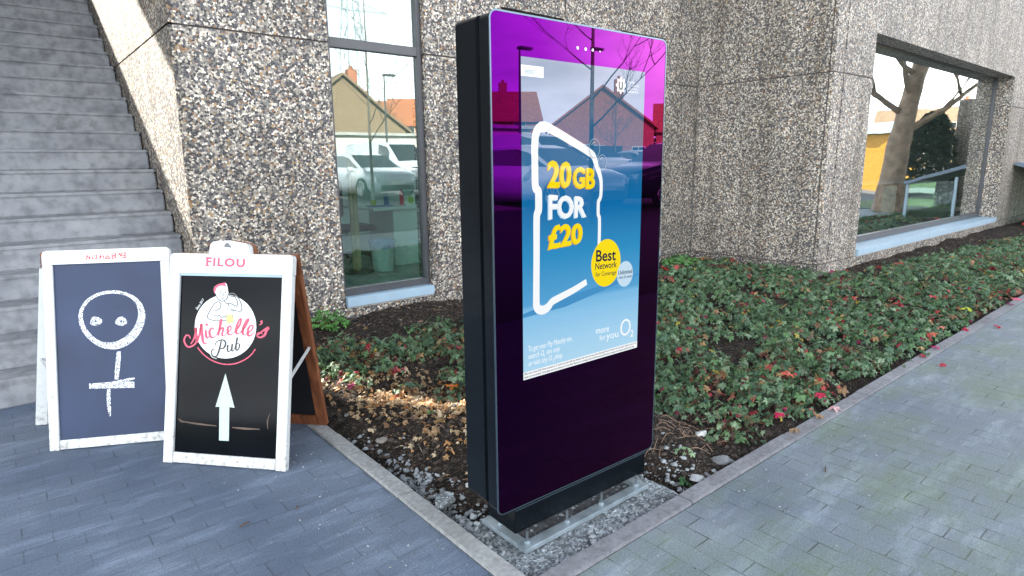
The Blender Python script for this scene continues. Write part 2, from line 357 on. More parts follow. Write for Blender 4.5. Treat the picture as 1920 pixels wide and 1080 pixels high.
M['grass'] = simple('lawn_grass', (.09, .14, .03), .9, var=.4, scale=3, bmp=.5)
M['asphalt'] = simple('asphalt', (.10, .10, .10), .9, var=.25, scale=20, bmp=.3)
M['frame'] = simple('window_frame_grey', (.052, .056, .064), .42, 0, .08)
M['sill'] = simple('sill_blue_grey', (.30, .42, .52), .5, .0, .06)
M['soffit'] = simple('soffit_brown', (.09, .06, .045), .7, var=.35, scale=6)
def glass(name, tint, refl, edge=.95, rough=0.0, wav=0):
    m, n, b = mat(name); n.nodes.remove(b)
    t = N(n, 'ShaderNodeBsdfTransparent'); t.inputs[0].default_value = (*tint, 1)
    g = N(n, 'ShaderNodeBsdfGlossy'); g.inputs['Roughness'].default_value = rough; g.inputs['Color'].default_value = (1, 1, 1, 1)
    lw = N(n, 'ShaderNodeLayerWeight'); lw.inputs[0].default_value = .5
    r = ramp(n, [(0, (refl,)*3), (.5, (refl*1.35,)*3), (1, (edge,)*3)]); n.links.new(lw.outputs['Facing'], r.inputs['Fac'])
    ms = N(n, 'ShaderNodeMixShader'); n.links.new(r.outputs['Color'], ms.inputs[0]); n.links.new(t.outputs[0], ms.inputs[1]); n.links.new(g.outputs[0], ms.inputs[2])
    n.links.new(ms.outputs[0], n.nodes['Material Output'].inputs['Surface'])
    if wav:
        x = N(n, 'ShaderNodeTexNoise'); x.inputs['Scale'].default_value = .7; n.links.new(wpos(n), x.inputs['Vector'])
        bb = N(n, 'ShaderNodeBump'); bb.inputs['Strength'].default_value = wav; bb.inputs['Distance'].default_value = .02; n.links.new(x.outputs['Fac'], bb.inputs['Height']); n.links.new(bb.outputs[0], g.inputs['Normal'])
    return m
M['pane'] = glass('window_pane', (.74, .90, .86), .17, wav=.08)
M['pane_c'] = glass('window_pane_big', (.70, .80, .78), .20, wav=.15)
M['white'] = simple('white_paint', (.78, .80, .80), .4, var=.03, scale=5)
def worn():
    m, n, b = mat('white_paint_worn'); P = wpos(n)
    a = N(n, 'ShaderNodeTexNoise'); a.inputs['Scale'].default_value = 9; a.inputs['Detail'].default_value = 10; a.inputs['Roughness'].default_value = .75; n.links.new(P, a.inputs['Vector'])
    r = ramp(n, [(.24, (.38, .35, .31)), (.30, (.53, .55, .55)), (.6, (.60, .63, .64)), (.8, (.64, .66, .67))]); n.links.new(a.outputs['Fac'], r.inputs['Fac'])
    sx = N(n, 'ShaderNodeSeparateXYZ'); n.links.new(P, sx.inputs[0])
    f = N(n, 'ShaderNodeTexNoise'); f.inputs['Scale'].default_value = 40; f.inputs['Detail'].default_value = 6; n.links.new(P, f.inputs['Vector'])
    ad = N(n, 'ShaderNodeMath'); ad.operation = 'MULTIPLY_ADD'; ad.inputs[1].default_value = .9; n.links.new(sx.outputs['Z'], ad.inputs[0]); n.links.new(f.outputs['Fac'], ad.inputs[2])
    r2 = ramp(n, [(.36, (.55, .52, .48)), (.50, (.88, .87, .85)), (.66, (1, 1, 1))]); n.links.new(ad.outputs[0], r2.inputs['Fac'])
    n.links.new(mixc(n, 1, r.outputs[0], r2.outputs[0], 'MULTIPLY'), b.inputs['Base Color']); b.inputs['Roughness'].default_value = .5
    bump(n, b, a.outputs['Fac'], .25, .003); return m
M['whiteold'] = worn()
M['wood'] = None
def wood():
    m, n, b = mat('brown_wood'); P = wpos(n)
    mpn = N(n, 'ShaderNodeMapping'); mpn.inputs['Scale'].default_value = (40, 40, 3); n.links.new(P, mpn.inputs['Vector'])
    a = N(n, 'ShaderNodeTexNoise'); a.inputs['Scale'].default_value = 1.2; a.inputs['Detail'].default_value = 8; n.links.new(mpn.outputs[0], a.inputs['Vector'])
    r = ramp(n, [(.3, (.085, .028, .012)), (.6, (.22, .075, .030)), (.8, (.33, .13, .06))]); n.links.new(a.outputs['Fac'], r.inputs['Fac']); n.links.new(r.outputs[0], b.inputs['Base Color'])
    b.inputs['Roughness'].default_value = .45; bump(n, b, a.outputs['Fac'], .3, .003); return m
M['wood'] = wood()
M['chalkboard'] = simple('navy_board', (.022, .038, .088), .42, var=.22, scale=2.5, spec=.25)
M['blackboard'] = simple('glossy_black_film', (.003, .004, .006), .08, var=.3, scale=4, spec=.07)
M['blackback'] = simple('black_back_board', (.012, .012, .013), .35)
M['galv'] = simple('galvanised_steel', (.36, .43, .47), .42, .55, .25, 14); M['rod'] = simple('zinc_rod', (.20, .23, .25), .4, .8)
M['grit'] = simple('dark_grit', (.10, .105, .115), .95, 0, .6, 60, bmp=1)
M['black_paint'] = simple('black_gloss_paint', (.004, .006, .008), .16, 0, .2, 3, spec=.22, coat=.05)
M['trim'] = simple('edge_trim', (.10, .14, .18), .25, .8, .05)
M['pink'] = simple('pink_print', (.55, .035, .10), .35, var=.12, scale=30); M['red'] = simple('red_print', (.55, .015, .03), .5)
M['print_black'] = simple('black_print', (.012, .012, .014), .4); M['print_white'] = simple('white_print', (.68, .71, .72), .3, var=.02)
M['print_grey'] = simple('grey_print', (.10, .11, .12), .5); M['arrow'] = simple('pale_green_vinyl', (.40, .50, .48), .35, var=.05)
M['beer'] = simple('yellow_print', (.55, .47, .15), .4); M['fadepink'] = simple('light_ink', (.45, .38, .40), .4)
def chalk():
    m, n, b = mat('chalk'); b.inputs['Base Color'].default_value = (.80, .84, .88, 1); b.inputs['Roughness'].default_value = .95
    a = N(n, 'ShaderNodeTexNoise'); a.inputs['Scale'].default_value = 190; a.inputs['Detail'].default_value = 3; n.links.new(wpos(n), a.inputs['Vector'])
    r = ramp(n, [(.40, (.12, .12, .12)), (.56, (1, 1, 1))]); n.links.new(a.outputs['Fac'], r.inputs['Fac']); n.links.new(r.outputs[0], b.inputs['Alpha']); return m
M['chalk'] = chalk()
# ------- totem glass: black glass whose coating throws back a purple reflection, paler at a shallow angle
def panel_glass():
    m, n, b = mat('black_coated_glass'); n.nodes.remove(b)
    d = N(n, 'ShaderNodeBsdfDiffuse'); d.inputs['Color'].default_value = (.0008, .0006, .0012, 1)
    g = N(n, 'ShaderNodeBsdfGlossy'); g.inputs['Roughness'].default_value = .0
    lw = N(n, 'ShaderNodeLayerWeight'); lw.inputs[0].default_value = .5
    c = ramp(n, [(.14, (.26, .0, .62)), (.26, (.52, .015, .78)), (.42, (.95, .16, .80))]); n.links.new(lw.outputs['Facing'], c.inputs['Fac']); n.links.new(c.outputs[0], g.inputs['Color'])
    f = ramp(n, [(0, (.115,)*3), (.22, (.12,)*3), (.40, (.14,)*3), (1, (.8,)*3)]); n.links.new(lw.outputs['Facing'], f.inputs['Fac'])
    # reflection is dimmed by height here so the foot of the sheet stays dark
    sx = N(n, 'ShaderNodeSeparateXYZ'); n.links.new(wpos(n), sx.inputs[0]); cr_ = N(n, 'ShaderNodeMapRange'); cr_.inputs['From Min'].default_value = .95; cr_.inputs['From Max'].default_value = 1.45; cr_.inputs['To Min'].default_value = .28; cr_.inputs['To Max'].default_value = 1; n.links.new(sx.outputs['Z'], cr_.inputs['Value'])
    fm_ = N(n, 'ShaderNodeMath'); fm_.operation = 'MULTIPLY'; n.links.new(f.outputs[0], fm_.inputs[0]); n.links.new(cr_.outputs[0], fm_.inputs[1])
    du = N(n, 'ShaderNodeTexNoise'); du.inputs['Scale'].default_value = 5; du.inputs['Detail'].default_value = 9; du.inputs['Roughness'].default_value = .7; n.links.new(wpos(n), du.inputs['Vector']); dr_ = ramp(n, [(.45, (0, 0, 0)), (.8, (.05, .05, .05))]); n.links.new(du.outputs['Fac'], dr_.inputs['Fac']); n.links.new(dr_.outputs[0], g.inputs['Roughness'])
    ms = N(n, 'ShaderNodeMixShader'); n.links.new(fm_.outputs[0], ms.inputs[0]); n.links.new(d.outputs[0], ms.inputs[1]); n.links.new(g.outputs[0], ms.inputs[2])
    n.links.new(ms.outputs[0], n.nodes['Material Output'].inputs['Surface']); return m
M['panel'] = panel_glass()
def display(name, col=None, ramp_stops=None, refl=(.078, .074, .086), k=1.0):
    m, n, b = mat(name); n.nodes.remove(b)
    e = N(n, 'ShaderNodeEmission'); e.inputs['Strength'].default_value = k*2**-EXPO
    if ramp_stops:
        sx = N(n, 'ShaderNodeSeparateXYZ'); n.links.new(wpos(n), sx.inputs[0])
        mr = N(n, 'ShaderNodeMapRange'); mr.inputs['From Min'].default_value = .70; mr.inputs['From Max'].default_value = 1.92; n.links.new(sx.outputs['Z'], mr.inputs['Value'])
        r = ramp(n, ramp_stops); n.links.new(mr.outputs[0], r.inputs['Fac']); n.links.new(r.outputs[0], e.inputs['Color'])
    else: e.inputs['Color'].default_value = (*col, 1)
    g = N(n, 'ShaderNodeBsdfGlossy'); g.inputs['Roughness'].default_value = 0; g.inputs['Color'].default_value = (*refl, 1)
    a = N(n, 'ShaderNodeAddShader'); n.links.new(e.outputs[0], a.inputs[0]); n.links.new(g.outputs[0], a.inputs[1])
    n.links.new(a.outputs[0], n.nodes['Material Output'].inputs['Surface']); return m
def srgb(r, g, b): return tuple(((c/255+.055)/1.055)**2.4 if c > 10 else c/255/12.92 for c in (r, g, b))
M['screen'] = display('display_blue', ramp_stops=[(0, srgb(175, 214, 236)), (.10, srgb(158, 205, 234)), (.235, srgb(120, 184, 226)), (.25, srgb(82, 160, 210)), (.40, srgb(30, 138, 192)), (.55, srgb(16, 108, 168)), (.75, srgb(30, 98, 140)), (1, srgb(60, 90, 110))])
M['d_white'] = display('display_white', srgb(245, 248, 250)); M['d_yellow'] = display('display_yellow', srgb(250, 222, 0), refl=(.05, .05, .054))
M['d_gold'] = display('display_gold', srgb(226, 172, 0), refl=(.05, .05, .054)); M['d_navy'] = display('display_navy', srgb(14, 22, 62), refl=(.05, .05, .055))
M['d_pale'] = display('display_pale', srgb(196, 222, 240), refl=(.05, .05, .054)); M['d_black'] = display('display_black', srgb(20, 20, 24), refl=(.05, .05, .055))
M['d_shadow'] = display('display_shadow_blue', srgb(62, 142, 196)); M['d_bubble'] = display('display_bubble', srgb(150, 170, 185)); M['d_script'] = display('display_script', srgb(90, 140, 150), refl=(.05, .05, .055))
M['lamp_dot'] = simple('sensor_dot', (.9, .85, .95), .3)
# ================================================================== the setting: ground sheets
def sheet(name, x0, y0, x1, y1, z, m, nx=1, ny=1, zf=None):
    mb = MB(); vs = []; fs = []
    for j in range(ny+1):
        for i in range(nx+1):
            x = x0+(x1-x0)*i/nx; y = y0+(y1-y0)*j/ny; vs.append((x, y, zf(x, y) if zf else z))
    for j in range(ny):
        for i in range(nx): a = j*(nx+1)+i; fs.append((a, a+1, a+nx+2, a+nx+1))
    mb.add(vs, fs); o = mb.build(name, m, kind='raw'); return tag(o, kind='structure')
def lot_z(y): return max(0.0, .72*(1-math.exp(-max(0, -1.2-y)/5.5)))          # the car park rises gently away from the building
sheet('ground', -400, -400, 400, 400, -.25, M['grass'])
def lotmesh():
    ys = [-1.2, -2, -3, -4, -5.5, -7, -9, -12, -18, -27, -60, -200]; vs = []; fs = []
    for y in ys: vs += [(-90, y, lot_z(y)), (160, y, lot_z(y))]
    for i in range(len(ys)-1): fs.append((2*i, 2*i+2, 2*i+3, 2*i+1))
    mb = MB(); mb.add(vs, fs); return tag(mb.build('car_park', M['asphalt'], kind='raw'), kind='structure')
lotmesh()
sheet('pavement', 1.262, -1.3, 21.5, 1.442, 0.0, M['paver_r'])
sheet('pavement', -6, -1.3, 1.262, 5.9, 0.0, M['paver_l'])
# a paved forecourt further along, then the sunlit road and the lawn the big window mirrors
sheet('lawn', 21.5, -14, 60, 3.0, .02, M['grass'])
sheet('road', 33, -60, 39, 60, .03, M['base'])
# kerbs in separate lengths
def kerb(x0, y0, x1, y1, n, m, horizontal):
    mb = MB()
    for i in range(n):
        t0 = i/n; t1 = (i+1)/n; j = .0015*math.sin(i*2.3)
        if horizontal: mb.box((x0+(x1-x0)*t0+.0025, y0+j, -.2), (x0+(x1-x0)*t1-.0025, y1+j, .012+j))
        else: mb.box((x0+j, y0+(y1-y0)*t0+.0025, -.2), (x1+j, y0+(y1-y0)*t1-.0025, .012+j))
    return tag(mb.build('kerb', m, bevel=.004), kind='structure')
kerb(1.268, 1.448, 23.3, 1.530, 22, M['kerb_r'], True)
kerb(1.268, 1.534, 1.352, 5.77, 5, M['kerb'], False)

# ------------------------------------------------------------------ planting bed (soil)
def soil_z(x, y):
    z = -.035+.05*mnoise.noise(Vector((x*1.3, y*1.3, 0)))+.022*mnoise.noise(Vector((x*5, y*5, 3)))+.012*mnoise.noise(Vector((x*17, y*17, 5)))+.007*mnoise.noise(Vector((x*40, y*40, 8)))
    z += .13*math.exp(-((x-1.95)**2+(y-2.75)**2)/.10)+.07*math.exp(-((x-1.7)**2+(y-3.3)**2)/.10)+.11*math.exp(-((x-2.75)**2+(y-2.05)**2)/.06)
    if x < 2.55 and y < 2.25:                              # dug down to the concrete round the totem's foot
        e = min(1, max(0, (2.50-x)/.15))*min(1, max(0, (2.20-y)/.15)); z = z*(1-e)+(-.10)*e
    if x < 1.62: z -= .03*(1.62-x)/.27
    if y < 1.75: z = min(z, .0+(y-1.53)*.25+.015*mnoise.noise(Vector((x*6, y*6, 1))))
    z += .05*min(1, max(0, (y-3.5)/1.5))
    return z
sheet('soil', 1.35, 1.52, 4.6, 5.86, 0, M['soil'], 190, 250, soil_z)
sheet('soil', 4.6, 1.52, 23.3, 5.86, 0, M['soil'], 370, 84, soil_z)
mb = MB()
nx, ny = 46, 32
vs = []; fs = []
for j in range(ny+1):
    for i in range(nx+1):
        x = 1.352+(1.20)*i/nx; y = 1.528+.72*j/ny
        r = .03*mnoise.noise(Vector((x*3, y*3, 2)))
        edge = min(1, max(0, (2.42+r*2-x)/.06))*min(1, max(0, (2.12+r*3-y)/.06))
        vs.append((x, y, -.12+edge*(.085+.010*mnoise.noise(Vector((x*9, y*9, 0)))+.006*mnoise.noise(Vector((x*30, y*30, 0))))))
for j in range(ny):
    for i in range(nx): a = j*(nx+1)+i; fs.append((a, a+1, a+nx+2, a+nx+1))
mb.add(vs, fs); tag(mb.build('foundation_slab', M['slab'], kind='raw', smooth=True), kind='structure')

# ================================================================== the building
B = thing('concrete_building', (8.6, 5.8, 0), 'pebble-dashed exposed aggregate concrete building with tall grey windows behind the totem', 'building')
YA, XB, YC, XS = 5.78, 8.61, 3.725, 1.25
TOP = 3.31; J = .0085
def wallF_A(u, v, d): return (u, YA+d, v)
def wallF_B(u, v, d): return (XB+d, u, v)
def wallF_C(u, v, d): return (u, YC+d, v)
def wallF_S(u, v, d): return (XS+d, u, v)
mb = MB()
def pan(mb, F, u0, u1, v0, v1, d0=0, d1=.30): mb.box((u0+J, v0+J, d0), (u1-J, v1-J, d1), F)
ZJ = 2.686; ZB = .12; ZH = 9.5
# wall A, split round its windows; vertical joints at the pier edges
for (u0, u1) in ((XS-J, 2.60), (3.65, 4.70), (5.70, 6.78), (7.77, 8.616)):
    for v0, v1 in ((ZB, ZJ), (ZJ, TOP)): pan(mb, wallF_A, u0, u1, v0, v1)
    # joint faces stop at the openings
for (u0, u1) in ((XS-J, 5.715), (5.715, 8.616)): pan(mb, wallF_A, u0, u1, TOP-2*J, ZH)
mb.box((XS, -.3, .012), (8.63, ZB-J, .3), wallF_A)
mb.build('wall', M['pebble'], B)
mb = MB()
for v0, v1 in ((ZB, ZJ), (ZJ, ZH)):
    pan(mb, wallF_B, YC+.07, YA-.002, v0, v1, 0, .28)
    pan(mb, wallF_B, YC-.001, YC+.07, v0, v1, .001, .28)
mb.box((YC+.004, -.3, .012), (YA, ZB-J, .28), wallF_B)
mb.build('wall', M['pebble_r'], B)
WC0, WC1 = 9.86, 17.55
mb = MB()
for u0, u1 in ((XB+.285, WC0), (WC1, 21.5)):
    for v0, v1 in ((ZB, ZJ), (ZJ, TOP)): pan(mb, wallF_C, u0, u1, v0, v1, 0, .42)
pan(mb, wallF_C, XB+.285, 21.5, TOP-2*J, ZH, 0, .42)
mb.box((XB+.02, -.3, .012), (21.5, ZB-J, .42), wallF_C)
mb.build('wall', M['pebble_r'], B)
mb = MB()                                                   # wall beside the stair
for v0, v1 in ((-.3, ZJ), (ZJ, ZH)): pan(mb, wallF_S, YA+.30, 15.0, v0, v1, 0, .30)
for v0, v1 in ((ZB, ZJ), (ZJ, ZH)): mb.box((XS-.0005, YA+.002, v0+J), (XS+.02, YA+.31, v1-J))
mb.build('wall', M['pebble'], B)
mb = MB()                                                   # dark sealant behind every joint
mb.box((XS+.02, YA+.014, -.3), (8.7, YA+.05, ZB+.03)); 
for (u0, u1) in ((XS+.02, 2.60), (3.65, 4.70), (5.70, 6.78), (7.77, 8.6)): mb.box((u0+.02, YA+.013, .1), (u1-.02, YA+.05, TOP+.03))
mb.box((XS+.02, YA+.013, TOP+.02), (8.6, YA+.05, ZH-.05))
mb.box((XB+.013, YC+.03, -.3), (XB+.05, YA, ZH-.05)); mb.box((XB+.05, YC+.013, -.3), (WC0-.02, YC+.05, ZH-.05)); mb.box((WC1+.02, YC+.013, -.3), (21.4, YC+.05, ZH-.05))
mb.box((XS+.013, YA+.06, -.3), (XS+.05, 14.9, ZH-.05))
mb.build_split('joint_filler', M['joint'], B)
mb = MB(); mb.box((XS+.05, 11.4, ZH-.25), (8.6, 14.9, ZH-.02)); mb.box((8.605, 9.3, ZH-.25), (21.4, 14.9, ZH-.03)); mb.box((21.1, YC+.4, -.3), (21.45, 15, ZH-.3)); mb.box((XS+.3, 14.6, -.3), (21.1, 15, ZH-.3))
mb.build('roof', M['base'], B)  # roof left open above both rooms, an added source of daylight inside
def window(u0, u1, v0, v1, F, rev, transom, pane, gd, name='window', fw_=.055, sillz=None, mull=(), bot=None):
    bot = bot or fw_*1.3
    r = thing(name, F((u0+u1)/2, v0, rev), None, None); r.parent = B; r.location = Vector(F((u0+u1)/2, v0, rev))-Vector(B.location)
    m = MB()
    m.box((u0, v0+.11, rev), (u1, v0+.11+bot, rev+.09), F); m.box((u0, v1-fw_, rev), (u1, v1, rev+.09), F)
    m.box((u0, v0+.11+bot+.0005, rev), (u0+fw_*.6, v1-fw_-.0005, rev+.09), F); m.box((u1-fw_, v0+.11+bot+.0005, rev), (u1, v1-fw_-.0005, rev+.09), F)
    for t in transom: m.box((u0+fw_*.6+.0005, t, rev+.001), (u1-fw_-.0005, t+.09, rev+.09), F)
    for t in mull: m.box((t, v0+.11+bot+.0005, rev+.001), (t+.05, v1-fw_-.0005, rev+.09), F)
    m.build('frame', M['frame'], r, bevel=.003)
    m = MB(); m.box((u0+.01, v0+.12, rev+.04), (u1-.02, v1-.01, rev+.046), F); m.build('pane', pane, r)
    m = MB(); m.box((u0+.004, v0+.008, -.035), (u1-.004, v0+.105, rev+.08), F); m.build('sill', M['sill'], r, bevel=.004)
    m = MB(); m.box((u0+.01, v0-.012, -.012), (u1-.01, v0+.006, rev), F); m.build('sill_bedding', M['base'], r)
    m = MB(); m.box((u0, v1-.0, .02), (u1, v1+.004, rev+.1), F)
    m.build('soffit', M['soffit'], r)
    return r
window(2.60, 3.65, ZB, TOP, wallF_A, .06, (2.665,), M['pane'], 0)
window(4.70, 5.70, ZB, TOP, wallF_A, .06, (2.665,), M['pane'], 0)
window(6.78, 7.77, ZB, TOP, wallF_A, .06, (2.665,), M['pane'], 0)
window(WC0, WC1, ZB, TOP, wallF_C, .30, (), M['pane_c'], 0, fw_=.022, bot=.10)
mb = MB(); mb.box((WC0, YC+.005, ZB+.1), (WC0+.004, YC+.4, TOP)); mb.build('reveal', M['soffit'], B)
mb = MB(); mb.box((WC1-.004, YC+.005, ZB+.1), (WC1, YC+.299, TOP)); mb.build('reveal', M['pebble'], B)
# rooms behind the glass
M['plaster'] = simple('white_plaster', (.72, .74, .72), .8, var=.04, scale=3)
M['vinyl'] = simple('office_floor', (.30, .32, .30), .35, var=.12, scale=5)
mb = MB(); mb.box((XS+.31, 6.12, .10), (8.6, 14.5, .24)); mb.box((8.92, 4.16, .10), (21, 14.5, .235)); mb.build('floor', M['vinyl'], B)
mb = MB(); mb.box((XS+.31, 11.2, .24), (8.55, 11.3, 3.5));  mb.box((8.90, 4.2, .24), (9.0, 14.4, 3.5)); mb.box((9.0, 9.0, .235), (21, 9.1, 3.5));  mb.box((XS+.32, 6.2, .24), (XS+.36, 11.2, 3.42)); mb.build('inner_wall', M['plaster'], B)

# ------------------------------------------------------------------ outside stair with its left flank and the added sun-shaping block above it
S = thing('outdoor_stair', (0, 5.07, 0), 'long straight flight of grey concrete steps climbing beside the pebbled wall', 'stairs')
RI, TR, Y0 = .192, .267, 5.07
for k in range(22):
    y = Y0+k*TR; z = RI*(k+1); m = MB(); xr = XS-.012
    m.box((-1.70, y, z-.035), (xr, y+TR+.016, z)); m.box((-1.70, y+.0022, z-RI-.001), (xr-.002, y+TR+.014, z-.0355))
    st = m.build('step', M['step'], S, bevel=.011)
m = MB(); m.box((-1.7, Y0+22*TR+.022, -.1), (XS-.012, 14.2, RI*22)); m.build('landing', M['step'], S)
W2 = thing('side_block', (-2.5, 8, 0), 'tall concrete block left of the stair, outside the photo edge, keeping the forecourt in shade', 'building')
m = MB(); m.box((-3.4, 5.3, -.1), (-1.715, 11.0, 9.5)); m.box((-3.4, 11.001, -.1), (-1.716, 14.2, 4.4)); m.build('wall', M['pebble'], W2)
# unseen mass added to pass sun through a slot: parapet below, slab above
SLOT = thing('sun_slot_block', (-1, 14.4, 4), 'unseen concrete block added behind the stair top, its slot letting sunlight through', 'building')
m = MB(); m.box((-1.99, 14.25, -.1), (XS+.4, 14.6, 6.86)); m.build('slot_base', M['pebble'], SLOT)
m = MB(); m.box((-1.99, 14.25, 8.45), (XS+.4, 14.6, 16)); m.box((XS+.4, 14.25, 9.55), (21, 14.6, 16)); m.box((-9, 14.7, 15.5), (21, 24, 15.9)); m.build('wall', M['pebble'], SLOT)
m = MB(); m.box((-16, 14.24, -.1), (-2.0, 14.62, 16)); m.build('wall', M['pebble'], SLOT)

# ================================================================== office behind the left window
M['deskwhite'] = simple('white_laminate', (.66, .70, .67), .5, var=.04); M['greyplastic'] = simple('bin_plastic', (.62, .68, .66), .4, var=.04)
M['bag'] = simple('blue_bin_bag', (.16, .34, .55), .3, var=.3, scale=40, bmp=.8); M['chairfab'] = simple('dark_chair_fabric', (.035, .042, .055), .8)
M['blackpl'] = simple('black_plastic', (.02, .02, .022), .4); M['paper'] = simple('paper', (.75, .76, .72), .7, var=.1, scale=9); M['magenta'] = simple('red_plastic', (.6, .02, .05), .4)
M['bluepl'] = simple('blue_folder', (.05, .20, .45), .4); M['yellowp'] = simple('yellow_green_paper', (.45, .60, .10), .6); M['tan'] = simple('tan_wood', (.42, .30, .16), .5)
t = thing('office_desk', (4.3, 7.4, .24), 'white office desk behind the tall left window', 'desk')
m = MB(); m.box((3.62, 7.06, .985), (4.62, 8.7, 1.015)); m.build('tabletop', M['deskwhite'], t, bevel=.004)
m = MB(); m.box((3.93, 7.12, .25), (4.36, 7.16, .98)); m.build('end_panel', M['deskwhite'], t)
m = MB(); m.box((4.33, 7.17, .25), (4.36, 8.6, .98)); m.build('back_panel', M['deskwhite'], t)
m = MB(); m.box((3.66, 8.5, .25), (3.70, 8.6, .98)); m.build('leg', M['greyplastic'], t)
t = thing('waste_bin', (3.66, 6.95, .24), 'round pale waste bin lined with a blue bag, beside the desk end', 'bin')
m = MB(); m.tube([(3.66, 6.95, .245), (3.66, 6.95, .57)], [.125, .148], 28); m.poly([(3.66+.125*math.cos(a*.2244), 6.95+.125*math.sin(a*.2244), .246) for a in range(28)]); m.build('bucket', M['greyplastic'], t, smooth=True)
m = MB(); vs = []
for j, (rr, zz) in enumerate(((.151, .50), (.157, .55), (.162, .575), (.175, .595), (.150, .60), (.135, .58), (.12, .54))):
    vs.append([(3.66+(rr+.006*math.sin(a*1.9+j))*math.cos(a*math.pi/16), 6.95+(rr+.006*math.cos(a*2.3+j))*math.sin(a*math.pi/16), .03+zz+.008*math.sin(a*1.3+j)) for a in range(32)])
m.add([p for r_ in vs for p in r_], [(j*32+a, j*32+(a+1) % 32, (j+1)*32+(a+1) % 32, (j+1)*32+a) for j in range(6) for a in range(32)]); m.build('bin_liner', M['bag'], t, smooth=True)
t = thing('office_chair', (3.75, 8.0, .24), 'dark swivel chair pushed against the desk', 'office chair')
cx, cy = 3.80, 8.0
m = MB(); m.prism(rrect(cx-.24, cy-.24, cx+.24, cy+.24, .08), .66, .74, lambda u, v, w_: (u, v, w_)); m.build('seat', M['chairfab'], t, bevel=.02, smooth=True)
m = MB(); m.prism(rrect(cy-.22, .86, cy+.22, 1.38, .08), cx-.30, cx-.24, lambda u, v, w_: (w_, u, v)); m.build('backrest', M['chairfab'], t, bevel=.02, smooth=True)
m = MB(); m.bar((cx, cy, .32), (cx, cy, .66), .03); m.bar((cx-.1, cy, .64), (cx-.29, cy, .66), .02); m.bar((cx-.29, cy, .66), (cx-.28, cy, .95), .02); m.build('column', M['blackpl'], t)
m = MB(); cs = MB()
for i in range(5):
    a = i*1.2566+.3; m.bar((cx, cy, .36), (cx+.29*math.cos(a), cy+.29*math.sin(a), .31), .022)
m.build('star_base', M['blackpl'], t)
for i in range(5):
    a = i*1.2566+.3; q = MB(); px, py = cx+.29*math.cos(a), cy+.29*math.sin(a); q.bar((px-.02, py, .27), (px+.02, py, .27), .03, 12); q.build('castor', M['blackpl'], t)
def item(name, label, cat, m_, bd, group=None):
    o = m_.build(name, bd); vs = [v.co.copy() for v in o.data.vertices]; c = sum(vs, Vector())/len(vs); mz = min(v.z for v in vs)
    for v in o.data.vertices: v.co -= Vector((c.x, c.y, mz))
    o.location = (c.x, c.y, mz); return tag(o, label, cat, group)
m = MB(); m.prism([(0, 0), (.30, 0), (.30, .21), (0, .21)], 0, .012, lambda u, v, w_: (3.75+u, 7.3+v, 1.016+w_)); item('folder', 'flat blue folder lying on the office desk', 'folder', m, M['bluepl'])
m = MB(); m.prism([(0, 0), (.28, .04), (.25, .25), (-.03, .21)], 0, .02, lambda u, v, w_: (3.72+u, 7.75+v, 1.016+w_)); item('paper_stack', 'loose stack of papers on the office desk', 'papers', m, M['paper'])
m = MB(); m.prism([(0, 0), (.14, 0), (.15, .16), (.01, .16)], 0, .012, lambda u, v, w_: (4.13+u, 7.12+w_+v*.2, 1.017+v)); cardo = item('picture_card', 'small white card with a green smiling face propped at the desk edge', 'card', m, M['paper'])
fm = MB(); fm.prism([(4.205+.05*math.cos(a*.4), 1.10+.05*math.sin(a*.4)) for a in range(16)], 0, .003, lambda u, v, w_: (u, 7.112+(v-1.017)*.2-w_, v)); fm.build('face', M['yellowp'], cardo)
fm = MB()
for uu in (4.19, 4.222): fm.prism([(uu+.007*math.cos(a), 1.113+.009*math.sin(a)) for a in range(6)], 0.003, .005, lambda u, v, w_: (u, 7.112+(v-1.017)*.2-w_, v))
ribbon(fm, [(4.178, 1.095), (4.192, 1.079), (4.205, 1.075), (4.22, 1.079), (4.234, 1.095)], .007, lambda u, v, w_: (u, 7.112+(v-1.017)*.2-.0045-w_, v)); fm.build('smile', M['print_black'], cardo)
for i, (x, y, h, r, mt, lb) in enumerate(((4.02, 7.45, .10, .035, 'bluepl', 'blue pen pot on the desk behind the card'), (4.28, 7.5, .16, .03, 'magenta', 'red bottle on the desk behind the card'), (4.40, 7.35, .12, .035, 'blackpl', 'black pot of pens at the far desk corner'), (3.9, 7.6, .07, .04, 'yellowp', 'yellow-green mug in the middle of the desk'))):
    m = MB(); m.bar((x, y, 1.017), (x, y, 1.017+h), r, 14, r*.9)
    if i in (0, 2):
        for k in range(4): m.bar((x+.01*k-.015, y, 1.03), (x+.025*k-.04, y+.01*k, 1.017+h+.07), .004, 5)
    if i == 1: m.bar((x, y, 1.017+h), (x, y, 1.017+h+.05), r*.35, 10)
    item(['pen_pot', 'bottle', 'pen_pot', 'mug'][i], lb, ['pen pot', 'bottle', 'pen pot', 'mug'][i], m, M[mt])
t = thing('monitor', (4.25, 8.3, 1.015), 'flat computer monitor seen from behind on the desk', 'monitor')
m = MB(); m.box((4.0, 8.28, 1.13), (4.5, 8.31, 1.44)); m.build('screen', M['greyplastic'], t, bevel=.006)
m = MB(); m.box((4.22, 8.315, 1.02), (4.28, 8.34, 1.25)); m.box((4.14, 8.24, 1.016), (4.36, 8.42, 1.026)); m.build('foot', M['greyplastic'], t)
t = thing('coat_post', (3.05, 6.55, .24), 'padded tan upright post just inside the tall left window', 'post')
m = MB(); m.box((3.30, 7.0, .25), (3.40, 7.1, 1.77)); m.build('post', M['tan'], t, bevel=.03)
m = MB(); m.bar((3.35, 7.05, .242), (3.35, 7.05, .262), .2, 20); m.build('foot', M['blackpl'], t)
